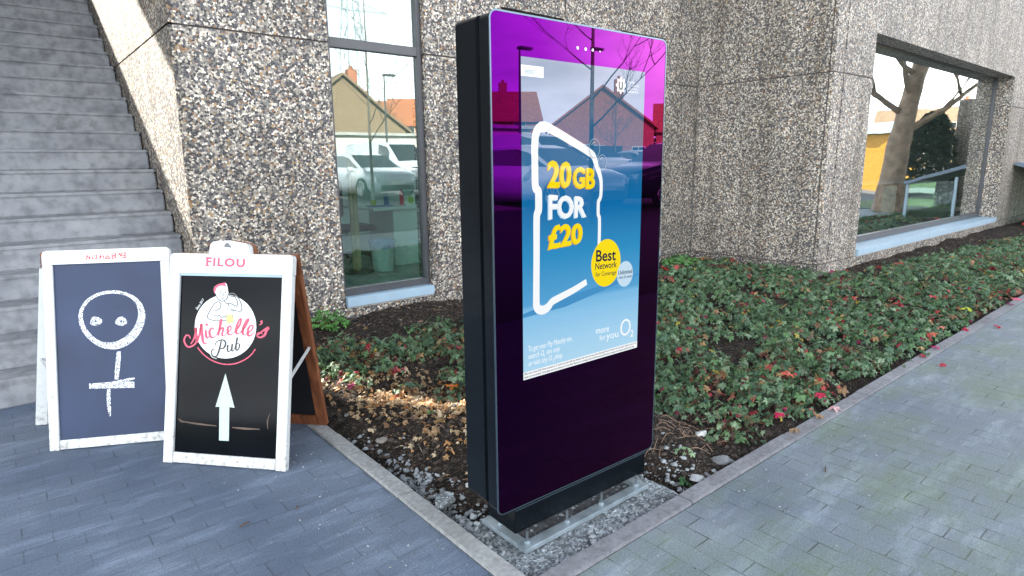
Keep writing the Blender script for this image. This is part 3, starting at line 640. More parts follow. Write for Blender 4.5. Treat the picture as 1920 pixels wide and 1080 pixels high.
# things inside the right-hand room
t = thing('long_counter', (14, 5.6, .235), 'long pale counter standing inside the wide right window', 'counter')
m = MB(); m.box((13.2, 5.3, 1.02), (17.2, 6.0, 1.07)); m.build('top', M['sill'], t)
m = MB(); m.box((13.3, 5.4, .24), (17.1, 5.9, 1.015)); m.build('front', M['chairfab'], t)
for i, x in enumerate((14.2, 15.4)):
    m = MB(); m.prism(rrect(x, .34, x+.8, .96, .05), 5.36, 5.395, lambda u, v, w_: (u, w_, v)); m.build('cabinet_door', M['greyplastic'] if i else M['bluepl'], t)
t = thing('storage_tub', (10.9, 4.5, .235), 'dark tub with a white lid at the left foot of the wide window', 'tub')
m = MB(); m.bar((10.9, 4.45, .236), (10.9, 4.45, .52), .15, 20, .17); m.build('body', M['blackpl'], t)
m = MB(); m.bar((10.9, 4.45, .521), (10.9, 4.45, .56), .18, 20); m.build('lid', M['paper'], t)

# ================================================================== the glass case at the far right end of the wall
M['case_roof'] = simple('slate_blue_metal', (.12, .17, .23), .5)
t = thing('glass_case', (19.6, 3.2, 0), 'glass lean-to case with sloping blue-grey roof bar at the far right wall end', 'glass case')
m = MB()
m.box((18.55, 3.28, 0), (18.61, 3.34, 1.10)); m.box((20.9, 3.28, 0), (20.96, 3.34, 1.10)); m.box((18.55, 2.2, 0), (18.61, 2.26, .95)); m.build_split('post', M['sill'], t)
m = MB(); m.add([(18.5, 3.72, 1.40), (18.5, 3.62, 1.46), (18.5, 2.15, .98), (18.5, 2.15, .90), (21.3, 3.72, 1.40), (21.3, 3.62, 1.46), (21.3, 2.15, .98), (21.3, 2.15, .90)], [(0, 1, 2, 3), (7, 6, 5, 4), (0, 4, 5, 1), (1, 5, 6, 2), (2, 6, 7, 3), (3, 7, 4, 0)]); m.build('roof', M['case_roof'], t)
m = MB(); m.box((18.57, 2.28, .06), (18.58, 3.27, 1.0)); m.box((18.62, 2.2, .06), (20.9, 2.21, .9)); m.build('pane', M['pane'], t)
m = MB(); m.box((18.7, 2.3, .0), (20.8, 3.2, .20)); m.build('base', M['soffit'], t)

# ================================================================== the digital totem
T0 = Vector((1.3614, 1.7389, 0)); ya = -.0211; ta = Vector((math.cos(ya), math.sin(ya), 0)); tb = Vector((-math.sin(ya), math.cos(ya), 0))
def FT(u, v, d): p = T0+ta*u-tb*d; return (p.x, p.y, .17+v)          # d = out of the glass, towards the viewer
T = thing('digital_totem', (T0.x, T0.y, 0), 'tall black outdoor digital advertising totem with a purple-reflecting glass front', 'digital totem')
W_, H_ = .9515, 1.8867
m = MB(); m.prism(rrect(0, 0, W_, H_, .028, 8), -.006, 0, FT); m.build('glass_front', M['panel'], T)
m = MB(); o_ = rrect(-.003, -.003, W_+.003, H_+.003, .031, 8); i_ = rrect(.0025, .0025, W_-.0025, H_-.0025, .026, 8); n_ = len(o_)
m.add([FT(u, v, -.004) for u, v in o_]+[FT(u, v, .0012) for u, v in o_]+[FT(u, v, .0012) for u, v in i_], [f for k in range(n_) for f in ((k, (k+1) % n_, n_+(k+1) % n_, n_+k), (n_+k, n_+(k+1) % n_, 2*n_+(k+1) % n_, 2*n_+k))]); m.build('edge_trim', M['trim'], T, smooth=False)
m = MB(); m.prism(rrect(.002, .002, W_-.002, H_-.002, .03, 8), -.068, -.007, FT); m.build('door', M['black_paint'], T, bevel=.003, smooth=False)
m = MB(); m.prism(rrect(.012, .012, W_-.012, H_-.012, .02, 8), -.077, -.068, FT); m.build('seam', M['trim'], T)
m = MB(); m.prism(rrect(.0, .02, W_, H_-.004, .022, 8), -.215, -.0765, FT); cab = m.build('cabinet', M['black_paint'], T, bevel=.006)
m = MB()
for k in range(5): m.box((.05+.001*k, H_-.115-.012*k, -.2), (.0005, H_-.11-.012*k, -.19), FT)
m = MB(); m.box((.088, -.118, -.190), (W_-.048, -.004, -.003), FT); pl = m.build('plinth', M['black_paint'], T, bevel=.002)
m = MB(); m.box((.090, -.0145, -.0028), (W_-.050, -.0095, .0002), FT); m.build('plinth_lip', M['trim'], pl)
# wall-mounting frame on the slab with its threaded rods
m = MB()
x0, x1, y0_, y1_ = 1.462, 2.262, 1.690, 1.99
m.box((x0, y0_, -.022), (x1, y0_+.052, .0)); m.box((x0, y0_+.0525, -.022), (x0+.052, y1_, -.0005)); m.box((x1-.052, y0_+.0525, -.022), (x1, y1_, -.0005)); m.box((x0+.0525, y1_-.052, -.022), (x1-.0525, y1_, -.0005))
m.build('base_frame', M['galv'], T, bevel=.003)
m = MB(); m.box((x0+.0525, y0_+.0527, -.05), (x1-.0525, y1_-.0527, -.026)); m.build('grit_bed', M['grit'], T)
for rx in (1.50, 1.733, 1.955, 2.205):
    for ry in (1.725, 1.90):
        m = MB(); m.bar((rx, ry, -.004), (rx, ry, .056), .0060, 10); rod = m.build('threaded_rod', M['rod'], T)
        m = MB(); m.bar((rx, ry, .0005), (rx, ry, .010), .013, 6); m.build('nut', M['galv'], rod)
m = MB()
for (u, v), r in zip(((.416, 1.803), (.459, 1.803), (.498, 1.803), (.539, 1.802)), (.0055, .0055, .005, .0025)):
    d = MB(); d.prism([(u+r*math.cos(a*.449), v+r*1.1*math.sin(a*.449)) for a in range(14)], .0002, .001, FT); d.build('sensor', M['lamp_dot'], T)
# the lit display and the advertisement on it
m = MB(); m.prism([(.135, .537), (.815, .537), (.815, 1.747), (.135, 1.747)], .0, .0006, FT); SCR = m.build('screen', M['screen'], T)
def art(mb, name, mt): return mb.build(name, M[mt], SCR)
e0 = .0009
def disc(u, v, ru, rv, n=40): return [(u+ru*math.cos(2*math.pi*k/n), v+rv*math.sin(2*math.pi*k/n)) for k in range(n)]
m = MB(); m.poly([(.135, .805, e0), (.30, .835, e0), (.815, .885, e0), (.815, .878, e0), (.36, .80, e0), (.135, .79, e0)], FT); art(m, 'floor_shadow', 'd_shadow')
# phone outline (rounded, notched frame seen at an angle)
ph = [(.480, .888, .026), (.40, .862, .028), (.305, .838, .030), (.283, .830, .030), (.262, .812, .034), (.232, .806, .036), (.206, .822, .035), (.203, .87, .033), (.205, 1.02, .032), (.206, 1.165, .033), (.211, 1.19, .034), (.216, 1.203, .035), (.216, 1.26, .035), (.212, 1.274, .034), (.200, 1.29, .033), (.198, 1.38, .033), (.199, 1.455, .034), (.212, 1.495, .035), (.245, 1.508, .036), (.30, 1.492, .034), (.40, 1.452, .032), (.475, 1.420, .031), (.508, 1.402, .028), (.527, 1.368, .024), (.548, 1.325, .022), (.557, 1.295, .019), (.557, 1.245, .018), (.550, 1.225, .018), (.543, 1.215, .018), (.543, 1.165, .018), (.550, 1.150, .018), (.552, 1.10, .018), (.551, 1.02, .018)]
m = MB(); ribbon(m, ph, .03, FT, e0+.0003, k=5); art(m, 'phone_outline', 'd_white')
def word(txt, quad, mt, name, bold=.0, shear=0, off=e0+.0012, sp=1.0):
    return art(text_mb(txt, None, FT, off, bold, shear, quad, sp), name, mt)
def word3(txt, quad, name, face, side):                  # extruded-looking lettering of the advert
    q2 = [(u-.006, v-.003) for u, v in quad]; word(txt, q2, side, name+'_edge', .034, 0, e0+.0006); word(txt, quad, face, name, .034, 0, e0+.0012)
word3('20', [(.264, 1.281), (.385, 1.277), (.390, 1.378), (.264, 1.386)], 'headline', 'd_yellow', 'd_gold')
word3('GB', [(.398, 1.276), (.520, 1.268), (.522, 1.352), (.398, 1.361)], 'headline', 'd_yellow', 'd_gold')
word3('FOR', [(.268, 1.160), (.474, 1.157), (.474, 1.240), (.268, 1.257)], 'headline', 'd_white', 'd_pale')
word3('£20', [(.266, 1.042), (.452, 1.052), (.454, 1.135), (.268, 1.140)], 'headline', 'd_yellow', 'd_gold')
m = MB(); m.poly([(u, v, e0+.0010) for u, v in disc(.596, .955, .091, .102)], FT); art(m, 'yellow_badge', 'd_yellow')
m = MB(); m.poly([(u, v, e0+.0016) for u, v in disc(.718, .893, .052, .057)], FT); art(m, 'white_badge', 'd_pale')
word('Best', [(.532, .966), (.655, .960), (.655, 1.010), (.532, 1.016)], 'd_navy', 'badge_text', .018, 0, e0+.0022)
word('Network', [(.529, .933), (.662, .929), (.662, .957), (.529, .961)], 'd_navy', 'badge_text', .012, 0, e0+.0022)
word('for Coverage', [(.531, .897), (.660, .893), (.660, .918), (.531, .922)], 'd_navy', 'badge_text', .006, 0, e0+.0022)
word('Unlimited', [(.673, .894), (.764, .892), (.764, .910), (.673, .912)], 'd_navy', 'badge_text', .012, 0, e0+.0024)
word('mins & texts', [(.676, .875), (.763, .873), (.763, .886), (.676, .888)], 'd_navy', 'badge_text', .006, 0, e0+.0024)
word('more', [(.540, .652), (.622, .648), (.622, .668), (.540, .672)], 'd_white', 'slogan', .0)
word('for', [(.563, .618), (.600, .617), (.600, .640), (.563, .641)], 'd_white', 'slogan', .0)
word('you', [(.606, .604), (.684, .602), (.684, .634), (.606, .636)], 'd_white', 'slogan', .0)
m = MB(); ribbon(m, [(u, v) for u, v in disc(.731, .648, .030, .034, 24)], .009, FT, e0+.0012, True, 2); art(m, 'logo', 'd_white')
word('2', [(.765, .596), (.786, .596), (.786, .628), (.765, .628)], 'd_white', 'logo', .01)
word('To get your Pay Monthly sim,', [(.160, .642), (.398, .642), (.398, .672), (.160, .672)], 'd_white', 'body_text', .0, .18)
word('search O  sim only', [(.160, .612), (.330, .612), (.330, .641), (.160, .641)], 'd_white', 'body_text', .0, .18)
word('or visit any O  shop.', [(.160, .582), (.345, .582), (.345, .611), (.160, .611)], 'd_white', 'body_text', .0, .18)
word('2', [(.238, .611), (.246, .611), (.246, .623), (.238, .623)], 'd_white', 'body_text'); word('2', [(.290, .581), (.298, .581), (.298, .593), (.290, .593)], 'd_white', 'body_text')
m = MB(); m.poly([(u, v, e0) for u, v in ((.135, .5375), (.815, .5375), (.815, .568), (.135, .568))], FT); art(m, 'terms_strip', 'd_white')
word('Offer ends 13 June 2018. Direct purchases of 12 months sim only tariffs only. Standard calls, texts and uses of data. Excluding Pay & Go, Data for the Any subject. Subject to status. The', [(.138, .5545), (.808, .5545), (.808, .5655), (.138, .5655)], 'd_black', 'terms_text', .012)
word('details are not included. Terms apply, see o2.co.uk/terms, O2 own Best Network for Coverage Awards 2018 network performance coverage and uk telecom performance tests.', [(.138, .541), (.795, .541), (.795, .5525), (.138, .5525)], 'd_black', 'terms_text', .012)
m = MB(); m.poly([(u, v, e0) for u, v in ((.135, 1.681), (.242, 1.681), (.242, 1.719), (.135, 1.719))], FT); art(m, 'brand_tag', 'd_white')
word('Telefonica', [(.146, 1.689), (.199, 1.689), (.199, 1.712), (.146, 1.712)], 'd_script', 'brand_script', .0, .4)
m = MB(); gear = []
for k in range(64):
    a = 2*math.pi*k/64; r = .027+.0042*math.cos(8*a); gear.append((.664+r*math.cos(a), 1.683+r*1.12*math.sin(a), e0+.0004))
m.poly(gear, FT); art(m, 'crest', 'd_white')
m = MB(); ribbon(m, [(.655, 1.697), (.6545, 1.680), (.657, 1.672), (.664, 1.668), (.671, 1.672), (.6735, 1.680), (.673, 1.697)], .0075, FT, e0+.0008); art(m, 'crest_letter', 'd_script')
for k, s_ in enumerate(('UNITED', 'CITY OF MUSIC', 'CULTURAL', 'INNOVATION')):
    word(s_, [(.704, 1.694-.0125*k), (.704+(.045, .075, .065, .068)[k], 1.694-.0125*k), (.704+(.045, .075, .065, .068)[k], 1.7015-.0125*k), (.704, 1.7015-.0125*k)], 'd_white', 'crest_text', .014 if k in (0, 3) else 0)
m = MB()
for u, v, r in ((.514, 1.430, .038), (.560, 1.375, .030)):
    ribbon(m, disc(u, v, r*.8, r, 24), .0032, FT, e0+.0014, True, 2)
    ribbon(m, [(u-r*.45, v+r*.35), (u-r*.2, v+r*.6), (u+r*.1, v+r*.65)], .004, FT, e0+.0014)
art(m, 'bubble', 'd_bubble')

# ================================================================== the two A-boards
def aboard(BL, BRdir, Wd, lean, spread, rack, label, name, Hh=1.09, zoff=0):
    a = Vector((*BRdir, 0)).normalized(); nin = Vector((-a.y, a.x, 0)); p0 = Vector((*BL, .004))
    s = (nin*lean+Vector((0, 0, Hh))); Ls = s.length; s.normalize(); n = a.cross(s)
    def F(u, v, d): return tuple(p0+a*u+s*v+n*d)              # front face, d towards the viewer
    q0 = p0+nin*spread+a*rack; top = p0+nin*(lean+.046)+a*(rack*.12)+Vector((0, 0, Hh-.01))
    s2 = top-q0; L2 = s2.length; s2.normalize(); n2 = s2.cross(a).normalized(); 
    def G(u, v, d): return tuple(q0+a*u+s2*v+n2*d)            # back frame, d away from the viewer
    r = thing(name, tuple(p0+a*(Wd/2)+nin*(spread/2)), label, 'A-board', 'A-frame pavement signs')
    r.location.z = 0
    return r, F, G, Ls, L2
def frame_mb(F, Wd, Hh, st, rt_, rb, d0, d1):
    m = MB(); m.box((0, .0, d0), (st, Hh-rt_-.0005, d1), F); m.box((Wd-st, .0, d0), (Wd, Hh-rt_-.0005, d1), F); m.box((st+.0008, .004, d0), (Wd-st-.0008, rb, d1-.002), F); return m
# --- white board with the pub sign
r, F, G, Ls, L2 = aboard((.492, 3.527), (.46, -.54), .71, .25, .56, -.05, 'white-framed A-board with a glossy black poster, a round pub logo and a pale arrow', 'pavement_sign')
Wd = .71
frame_mb(F, Wd, Ls, .058, .105, .058, -.035, 0).build('front_frame', M['whiteold'], r, bevel=.003)
m = MB(); m.prism([(0, Ls-.105), (Wd, Ls-.105)]+[(Wd, Ls-.02), (Wd-.006, Ls-.006), (Wd-.02, Ls), (.463, Ls), (.458, Ls+.035), (.452, Ls+.048), (.44, Ls+.057), (.345, Ls+.072), (.25, Ls+.065), (.238, Ls+.055), (.233, Ls+.04), (.228, Ls), (.02, Ls), (.006, Ls-.006), (0, Ls-.02)], -.038, .0015, F); hd = m.build('head_rail', M['whiteold'], r)
m = MB(); m.box((.056, .055, -.022), (Wd-.056, Ls-.10, -.014), F); pn = m.build('poster', M['blackboard'], r)
m = MB(); m.box((.060, 1.0, -.0135), (Wd-.060, 1.0127, -.004), F); m.build('poster_rail', M['sill'], r)
frame_mb(G, Wd, L2, .058, .02, .07, -.002, .035).build('back_frame', M['wood'], r, bevel=.003)
m = MB(); m.box((0, L2-.12, -.002), (Wd, L2-.005, .036), G); m.build('back_rail', M['wood'], r, bevel=.003)
m = MB(); m.prism([(.236, Ls-.03), (.470, Ls-.03), (.466, Ls+.035), (.455, Ls+.052), (.44, Ls+.064), (.352, Ls+.078), (.26, Ls+.070), (.246, Ls+.058), (.238, Ls+.04)], -.072, -.0385, F); m.build('back_tab', M['wood'], r)
m = MB(); m.box((.055, .065, .008), (Wd-.055, L2-.11, .014), G); m.build('back_board', M['blackback'], r)
m = MB(); m.bar(F(Wd-.012, .47, -.03), G(Wd-.02, .55, .0), .009, 4); m.build('stay', M['whiteold'], r)
m = MB(); m.bar(F(.012, .47, -.03), G(.02, .55, .0), .009, 4); m.build('stay', M['whiteold'], r)
def P(n_, mb, mt, par=pn): return mb.build(n_, M[mt], par)
AF = np.array([[0.0005436, 1.76e-05], [2.01e-05, -0.0004936], [0.0237176, 1.0161112]])
def Z(x, y):                                                # drawing grid of the poster -> board coordinates
    q = np.array([x, y, 1])@AF; return (float(q[0]), float(q[1]))
def ZF(x, y, d): u, v = Z(x, y); return F(u, v, d)
dd = -.0134
m = MB(); m.poly([(540+330*math.cos(a*.13090), 590+342*math.sin(a*.13090), dd) for a in range(48)], ZF); P('logo_disc', m, 'print_white')
m = MB(); ribbon(m, [(240, 815), (300, 885), (380, 945), (470, 982), (560, 995), (660, 982), (760, 935), (820, 885), (860, 830)], 12, ZF, dd, k=6); P('logo_arc', m, 'pink')
m = MB(); m.poly([(x, y, dd+.0004) for x, y in spline([(432, 220), (418, 180), (440, 150), (480, 133), (520, 122), (545, 122), (560, 150), (570, 200), (575, 250), (560, 290), (515, 318), (470, 300), (448, 262)], 4, True)], ZF); P('head', m, 'print_white')
m = MB(); m.poly([(x, y, dd+.0006) for x, y in spline([(428, 235), (415, 190), (440, 150), (490, 128), (545, 120), (542, 140), (560, 160), (500, 152), (455, 170), (440, 200)], 4, True)], ZF); P('head_scarf', m, 'pink')
ln = MB()
for st in ([(448, 262), (470, 300), (515, 318), (560, 290), (572, 240)], [(470, 322), (430, 340), (395, 390), (365, 440), (347, 490), (380, 515), (440, 528), (550, 528)], [(470, 322), (495, 350), (480, 400), (430, 420)], [(410, 470), (470, 468), (500, 490), (548, 480)],
           [(530, 320), (560, 345), (600, 345), (640, 365), (665, 372), (672, 330), (655, 290), (640, 262)], [(600, 405), (650, 420), (710, 425), (717, 370), (690, 300), (660, 262), (630, 236), (590, 240), (592, 262), (640, 270)], [(480, 215), (500, 210)], [(530, 212), (552, 208)], [(498, 280), (515, 288), (530, 278)], [(515, 225), (520, 255), (508, 258)], [(570, 340), (585, 380)], [(475, 232), (500, 232)], [(530, 230), (553, 228)]):
    ribbon(ln, st, 12, ZF, dd+.0009, k=4)
P('line_drawing', ln, 'print_grey')
m = MB(); m.poly([(x, y, dd+.0010) for x, y in ((552, 462), (620, 465), (630, 548), (560, 556))], ZF); P('beer_glass', m, 'beer')
m = MB(); m.poly([(x, y, dd+.0012) for x, y in spline([(535, 440), (545, 418), (580, 412), (610, 420), (635, 432), (630, 460), (590, 465), (550, 462)], 4, True)], ZF); P('beer_foam', m, 'print_white')
m = MB(); ribbon(m, spline([(535, 440), (545, 418), (580, 412), (610, 420), (635, 432), (630, 460), (590, 465), (550, 462)], 3, True), 5, ZF, dd+.0014, True, 1); ribbon(m, [(552, 462), (560, 556), (630, 548), (622, 465)], 5, ZF, dd+.0014, sm=False); P('beer_outline', m, 'print_grey')
# script lettering, drawn stroke by stroke
S1 = [[(245, 690, 20), (215, 780, 18), (140, 810, 20), (98, 750, 20), (115, 690, 18), (150, 690, 14), (165, 720, 12)], [(170, 780, 12), (205, 720, 18), (225, 640, 24), (222, 600, 26)], [(222, 600, 26), (228, 680, 30), (240, 765, 22)], [(240, 765, 14), (262, 680, 22), (285, 560, 30)], [(285, 560, 26), (288, 640, 30), (300, 740, 30), (320, 778, 16), (345, 762, 10)],
      [(332, 625, 22), (335, 690, 28), (350, 715, 16), (372, 690, 8)], [(418, 622, 16), (398, 605, 16), (372, 640, 26), (382, 695, 26), (408, 712, 16), (440, 690, 8)], [(440, 690, 8), (480, 620, 18), (503, 525, 20), (488, 530, 16), (468, 690, 22)], [(470, 660, 10), (500, 610, 16), (520, 610, 20), (508, 680, 22), (530, 690, 10), (555, 665, 8)],
      [(555, 660, 8), (600, 625, 14), (600, 585, 14), (572, 600, 24), (568, 655, 26), (592, 680, 16), (630, 660, 8)], [(630, 660, 8), (690, 590, 18), (712, 515, 20), (690, 520, 18), (662, 600, 28), (660, 660, 26), (685, 670, 10)], [(685, 670, 8), (750, 600, 18), (790, 518, 22), (768, 525, 20), (735, 600, 28), (728, 665, 26), (752, 675, 10)],
      [(752, 675, 8), (815, 635, 14), (838, 590, 16), (812, 580, 18), (785, 620, 26), (785, 680, 26), (815, 685, 14), (860, 640, 8)], [(905, 575, 8), (930, 555, 16), (925, 528, 30)], [(880, 690, 10), (935, 640, 16), (1000, 600, 24), (975, 640, 26), (960, 680, 24), (920, 705, 18), (885, 695, 16), (888, 662, 14), (920, 655, 12), (935, 670, 10)]]
m = MB()
for st in S1: ribbon(m, st, 10, ZF, dd+.0016, k=5)
m.poly([(342+16*math.cos(a*.6), 570+16*math.sin(a*.6), dd+.0016) for a in range(10)], ZF); P('script_lettering', m, 'pink')
m = MB()
SP = [[(500, 735, 12), (480, 830, 20), (450, 905, 16), (410, 905, 12), (392, 870, 10), (410, 835, 8), (435, 850, 6)], [(430, 800, 6), (450, 755, 10), (510, 732, 14), (545, 760, 20), (530, 815, 18), (490, 830, 10)], [(570, 785, 18), (565, 840, 18), (580, 860, 12), (605, 830, 8), (618, 775, 16)], [(618, 775, 16), (612, 840, 18), (630, 850, 8), (650, 800, 8)], [(650, 800, 8), (670, 705, 16), (655, 830, 18), (680, 835, 14), (695, 785, 14), (672, 770, 10)]]
for st in SP: ribbon(m, st, 10, ZF, dd+.0018, k=5)
P('script_lettering', m, 'print_black')
m = MB(); ribbon(m, [(500, 722, 3), (545, 745, 3), (560, 770, 3)], 3, ZF, dd+.0018)
ribbon(m, spline([(450, 935), (400, 915), (380, 870), (405, 825), (440, 815)], 3), 5, ZF, dd+.0015); m.build_split('script_outline', M['print_white'], pn)
P('since_text', text_mb('Since 2017', None, ZF, dd+.001, .01, .3, [(240, 415), (318, 300), (298, 285), (215, 395)]), 'print_white')
m = MB(); m.poly([(u, v, dd+.0004) for u, v in ((.341, .487), (.401, .309), (.371, .311), (.375, .134), (.318, .133), (.313, .310), (.290, .308))], F); P('arrow', m, 'arrow')
m = MB(); ribbon(m, [(.075, .235, .004), (.09, .222, .01), (.12, .218, .006), (.2, .212, .009), (.3, .208, .004)], .01, F, dd+.0002, k=4); ribbon(m, [(.39, .206, .004), (.46, .204, .011), (.55, .206, .004)], .01, F, dd+.0002, k=4); ribbon(m, [(.603, .29, .003), (.592, .25, .007), (.596, .21, .003)], .01, F, dd+.0002, k=4); m.build_split('dried_smear', M['soffit'], pn)
# writing on the head rail
P('name_lettering', text_mb('FILOU', None, F, .002, .038, 0, [(.214, Ls-.066), (.440, Ls-.070), (.440, Ls-.024), (.214, Ls-.018)], 1.18), 'pink', hd)
m = MB()
for k, u in enumerate((.214, .345, .392)):
    for vv in (Ls-.067, Ls-.024): m.poly([(u-.004, vv, .0022), (u+.022, vv, .0022), (u+.022, vv+.006, .0022), (u-.004, vv+.006, .0022)][::1], F) if k < 1 else None
m.build_split('name_serif', M['pink'], hd)
P('small_lettering', text_mb('BELGIAN ALE', None, F, .002, 0, 0, [(.276, Ls-.084), (.380, Ls-.086), (.380, Ls-.080), (.276, Ls-.078)]), 'print_grey', hd)
m = MB(); m.poly([(u, v, .002) for u, v in spline([(.316, Ls+.038), (.322, Ls+.052), (.336, Ls+.060), (.352, Ls+.044), (.360, Ls+.034), (.338, Ls+.036)], 3, True)], F); P('cap_emblem', m, 'print_grey', hd)
m = MB()
for st in ([(.322, Ls+.036), (.321, Ls+.016), (.332, Ls+.006), (.348, Ls+.014), (.352, Ls+.034)], [(.318, Ls+.006), (.302, Ls-.008), (.300, Ls+.02), (.306, Ls+.026)], [(.330, Ls+.004), (.336, Ls-.012), (.352, Ls-.010), (.362, Ls+.010)], [(.312, Ls+.024), (.318, Ls+.002)]): ribbon(m, st, .0018, F, .002, k=4)
for k in range(3):
    ribbon(m, [(.250+.016*k, Ls+.018), (.258+.016*k, Ls+.020)], .0012, F, .002, sm=False); ribbon(m, [(.385+.016*k, Ls+.016), (.393+.016*k, Ls+.018)], .0012, F, .002, sm=False)
P('emblem_drawing', m, 'print_grey', hd)
# --- navy board with the chalk figure
r, F, G, Ls, L2 = aboard((.038, 4.089), (.562, -.299), .655, .25, .42, -.27, 'white-framed navy chalkboard A-board with a chalk stick head and red writing', 'pavement_sign')
Wd = .655
frame_mb(F, Wd, Ls, .050, .078, .055, -.035, 0).build('front_frame', M['whiteold'], r, bevel=.003)
m = MB(); m.prism([(0, Ls-.078), (Wd, Ls-.078), (Wd, Ls-.02), (Wd-.006, Ls-.006), (Wd-.02, Ls), (.02, Ls), (.006, Ls-.006), (0, Ls-.02)], -.038, .0015, F); hd = m.build('head_rail', M['whiteold'], r)
m = MB(); m.box((.048, .052, -.02), (Wd-.048, Ls-.075, -.012), F); pn = m.build('chalkboard', M['chalkboard'], r)
frame_mb(G, Wd, L2, .068, .02, .07, -.002, .03).build('back_frame', M['whiteold'], r, bevel=.003)
m = MB(); m.box((0, L2-.10, -.002), (Wd, L2-.005, .034), G); m.build('back_rail', M['wood'], r, bevel=.003)
m = MB(); m.box((.065, .065, .008), (Wd-.065, L2-.10, .014), G); m.build('back_board', M['wood'], r)
m = MB(); m.bar(F(.012, .40, -.03), G(.02, .45, .0), .007, 4); m.build('stay', M['whiteold'], r)
m = MB(); m.poly([(u, v, .0018) for u, v in ((.215, Ls-.075), (.425, Ls-.075), (.425, Ls-.001), (.215, Ls-.001))], F); P('paper_strip', m, 'print_white', hd)
m = MB()
for st in ([(.226, Ls-.020-.036), (.228, Ls-.020-.012), (.243, Ls-.020-.034), (.243, Ls-.020-.014)], [(.254, Ls-.020-.014), (.255, Ls-.020-.034), (.275, Ls-.020-.034), (.276, Ls-.020-.012), (.262, Ls-.020-.012)], [(.296, Ls-.020-.008), (.293, Ls-.020-.034), (.300, Ls-.020-.02), (.312, Ls-.020-.018), (.314, Ls-.020-.034)], [(.322, Ls-.020-.034), (.332, Ls-.020-.018), (.346, Ls-.020-.034), (.322, Ls-.020-.034)], [(.356, Ls-.020-.010), (.357, Ls-.020-.036), (.376, Ls-.020-.030), (.372, Ls-.020-.022), (.357, Ls-.020-.022), (.378, Ls-.020-.016), (.374, Ls-.020-.008), (.356, Ls-.020-.010)], [(.392, Ls-.020-.016), (.396, Ls-.020-.008), (.401, Ls-.020-.024), (.408, Ls-.020-.006)], [(.404, Ls-.020-.034), (.428, Ls-.020-.032)], [(.408, Ls-.020-.022), (.424, Ls-.020-.021)], [(.424, Ls-.020-.006), (.423, Ls-.020-.032)], [(.410, Ls-.020-.007), (.426, Ls-.020-.005)]):
    strokes(m, st, .0050, F, .0026)
P('handwriting', m, 'red', hd)
m = MB(); du = -.0113
ring = []
for k in range(36):
    a = 2*math.pi*k/36; cx, cy = .337, .715
    wd = .018+.026*max(0, math.cos(a-R(-35)))+.010*max(0, math.cos(a-R(-120)))
    ring.append((cx+(.165-wd*.3)*math.cos(a)*(1.0)+.02*math.sin(a)*math.cos(a), cy+(.163-wd*.3)*math.sin(a), wd))
ribbon(m, ring, .02, F, du, True, 3)
for ex, ey, hole in ((.253, .711, .011), (.384, .702, .009)):
    rr = [(ex+(.0155+.004*math.sin(3*a+ex*9))*math.cos(a)*1.25, ey+.0155*math.sin(a), .021) for a in [2*math.pi*i/12 for i in range(12)]]
    ribbon(m, rr, .02, F, du, True, 2)
ribbon(m, [(.365, .530, .020), (.360, .48, .024), (.352, .42, .024), (.347, .372, .020)], .022, F, du)
ribbon(m, [(.205, .345, .028), (.30, .342, .034), (.38, .338, .036), (.438, .335, .036)], .03, F, du); ribbon(m, [(.30, .352, .012), (.38, .362, .014), (.440, .372, .012)], .012, F, du+.0003)
ribbon(m, [(.305, .320, .016), (.302, .27, .020), (.303, .21, .018), (.306, .165, .006)], .02, F, du)
P('chalk_drawing', m, 'chalk')
m = MB()
for u, v in ((.02, .30),): m.bar(F(u, v, -.001), F(u, v, .008), .009, 10)
m.build('bolt', M['galv'], r)
# ================================================================== plants of the bed
def leaf_outline(lobes=5, teeth=True):
    pts = []
    for l in range(lobes):
        a = R(-128+256*l/(lobes-1)); Lr = 1-.22*abs(l-(lobes-1)/2)/((lobes-1)/2)
        wv = R(256/(lobes-1)/2)
        if teeth: seq = ((-.96, .60), (-.70, .80), (-.46, .84), (-.28, .97), (0, 1.03), (.28, .97), (.46, .84), (.70, .80))
        else: seq = ((-.96, .60), (-.5, .88), (0, 1.03), (.5, .88))
        for t, rr in seq: pts.append((a+wv*t, Lr*rr))
    pts.append((R(-128+256)+R(256/(lobes-1)/2)*.9, .35)); pts.append((R(180), .10))
    return np.array([(rr*math.sin(a), rr*math.cos(a)) for a, rr in pts])
LO_A = leaf_outline(5, True); LO_B = leaf_outline(5, False)
def leaf_arrays(P, size, yaw, tilt, roll, cols, out, cup=.35):
    n = len(P); m_ = len(out)
    V = np.zeros((n, m_+1, 3)); r2 = (out**2).sum(1)
    V[:, 1:, 0] = out[:, 0]; V[:, 1:, 1] = out[:, 1]; V[:, 1:, 2] = -cup*r2+.10*np.sin(np.arctan2(out[:, 0], out[:, 1])*5)
    jr = np.random.default_rng(n)
    V[:, 1:, :2] *= jr.uniform(.84, 1.14, (n, m_, 1)); V[:, :, 0] *= jr.uniform(.62, 1.1, (n, 1)); V[:, :, 1] *= jr.uniform(.8, 1.15, (n, 1)); V[:, :, 2] += V[:, :, 1]*V[:, :, 0]*jr.uniform(-.5, .5, (n, 1))
    V *= size[:, None, None]
    def rot(V, a, i, j):
        c, s = np.cos(a)[:, None], np.sin(a)[:, None]; x = V[:, :, i]*c-V[:, :, j]*s; y = V[:, :, i]*s+V[:, :, j]*c; V[:, :, i] = x; V[:, :, j] = y
    rot(V, roll, 0, 2); rot(V, tilt, 1, 2); rot(V, yaw, 0, 1); V += P[:, None, :]
    k = np.arange(m_); f = np.stack([np.zeros(m_, int), 1+k, 1+(k+1) % m_], 1)
    Fs = (f[None]+(np.arange(n)*(m_+1))[:, None, None]).reshape(-1, 3)
    Cc = np.repeat(cols, m_+1, axis=0)
    return V.reshape(-1, 3), Fs, Cc
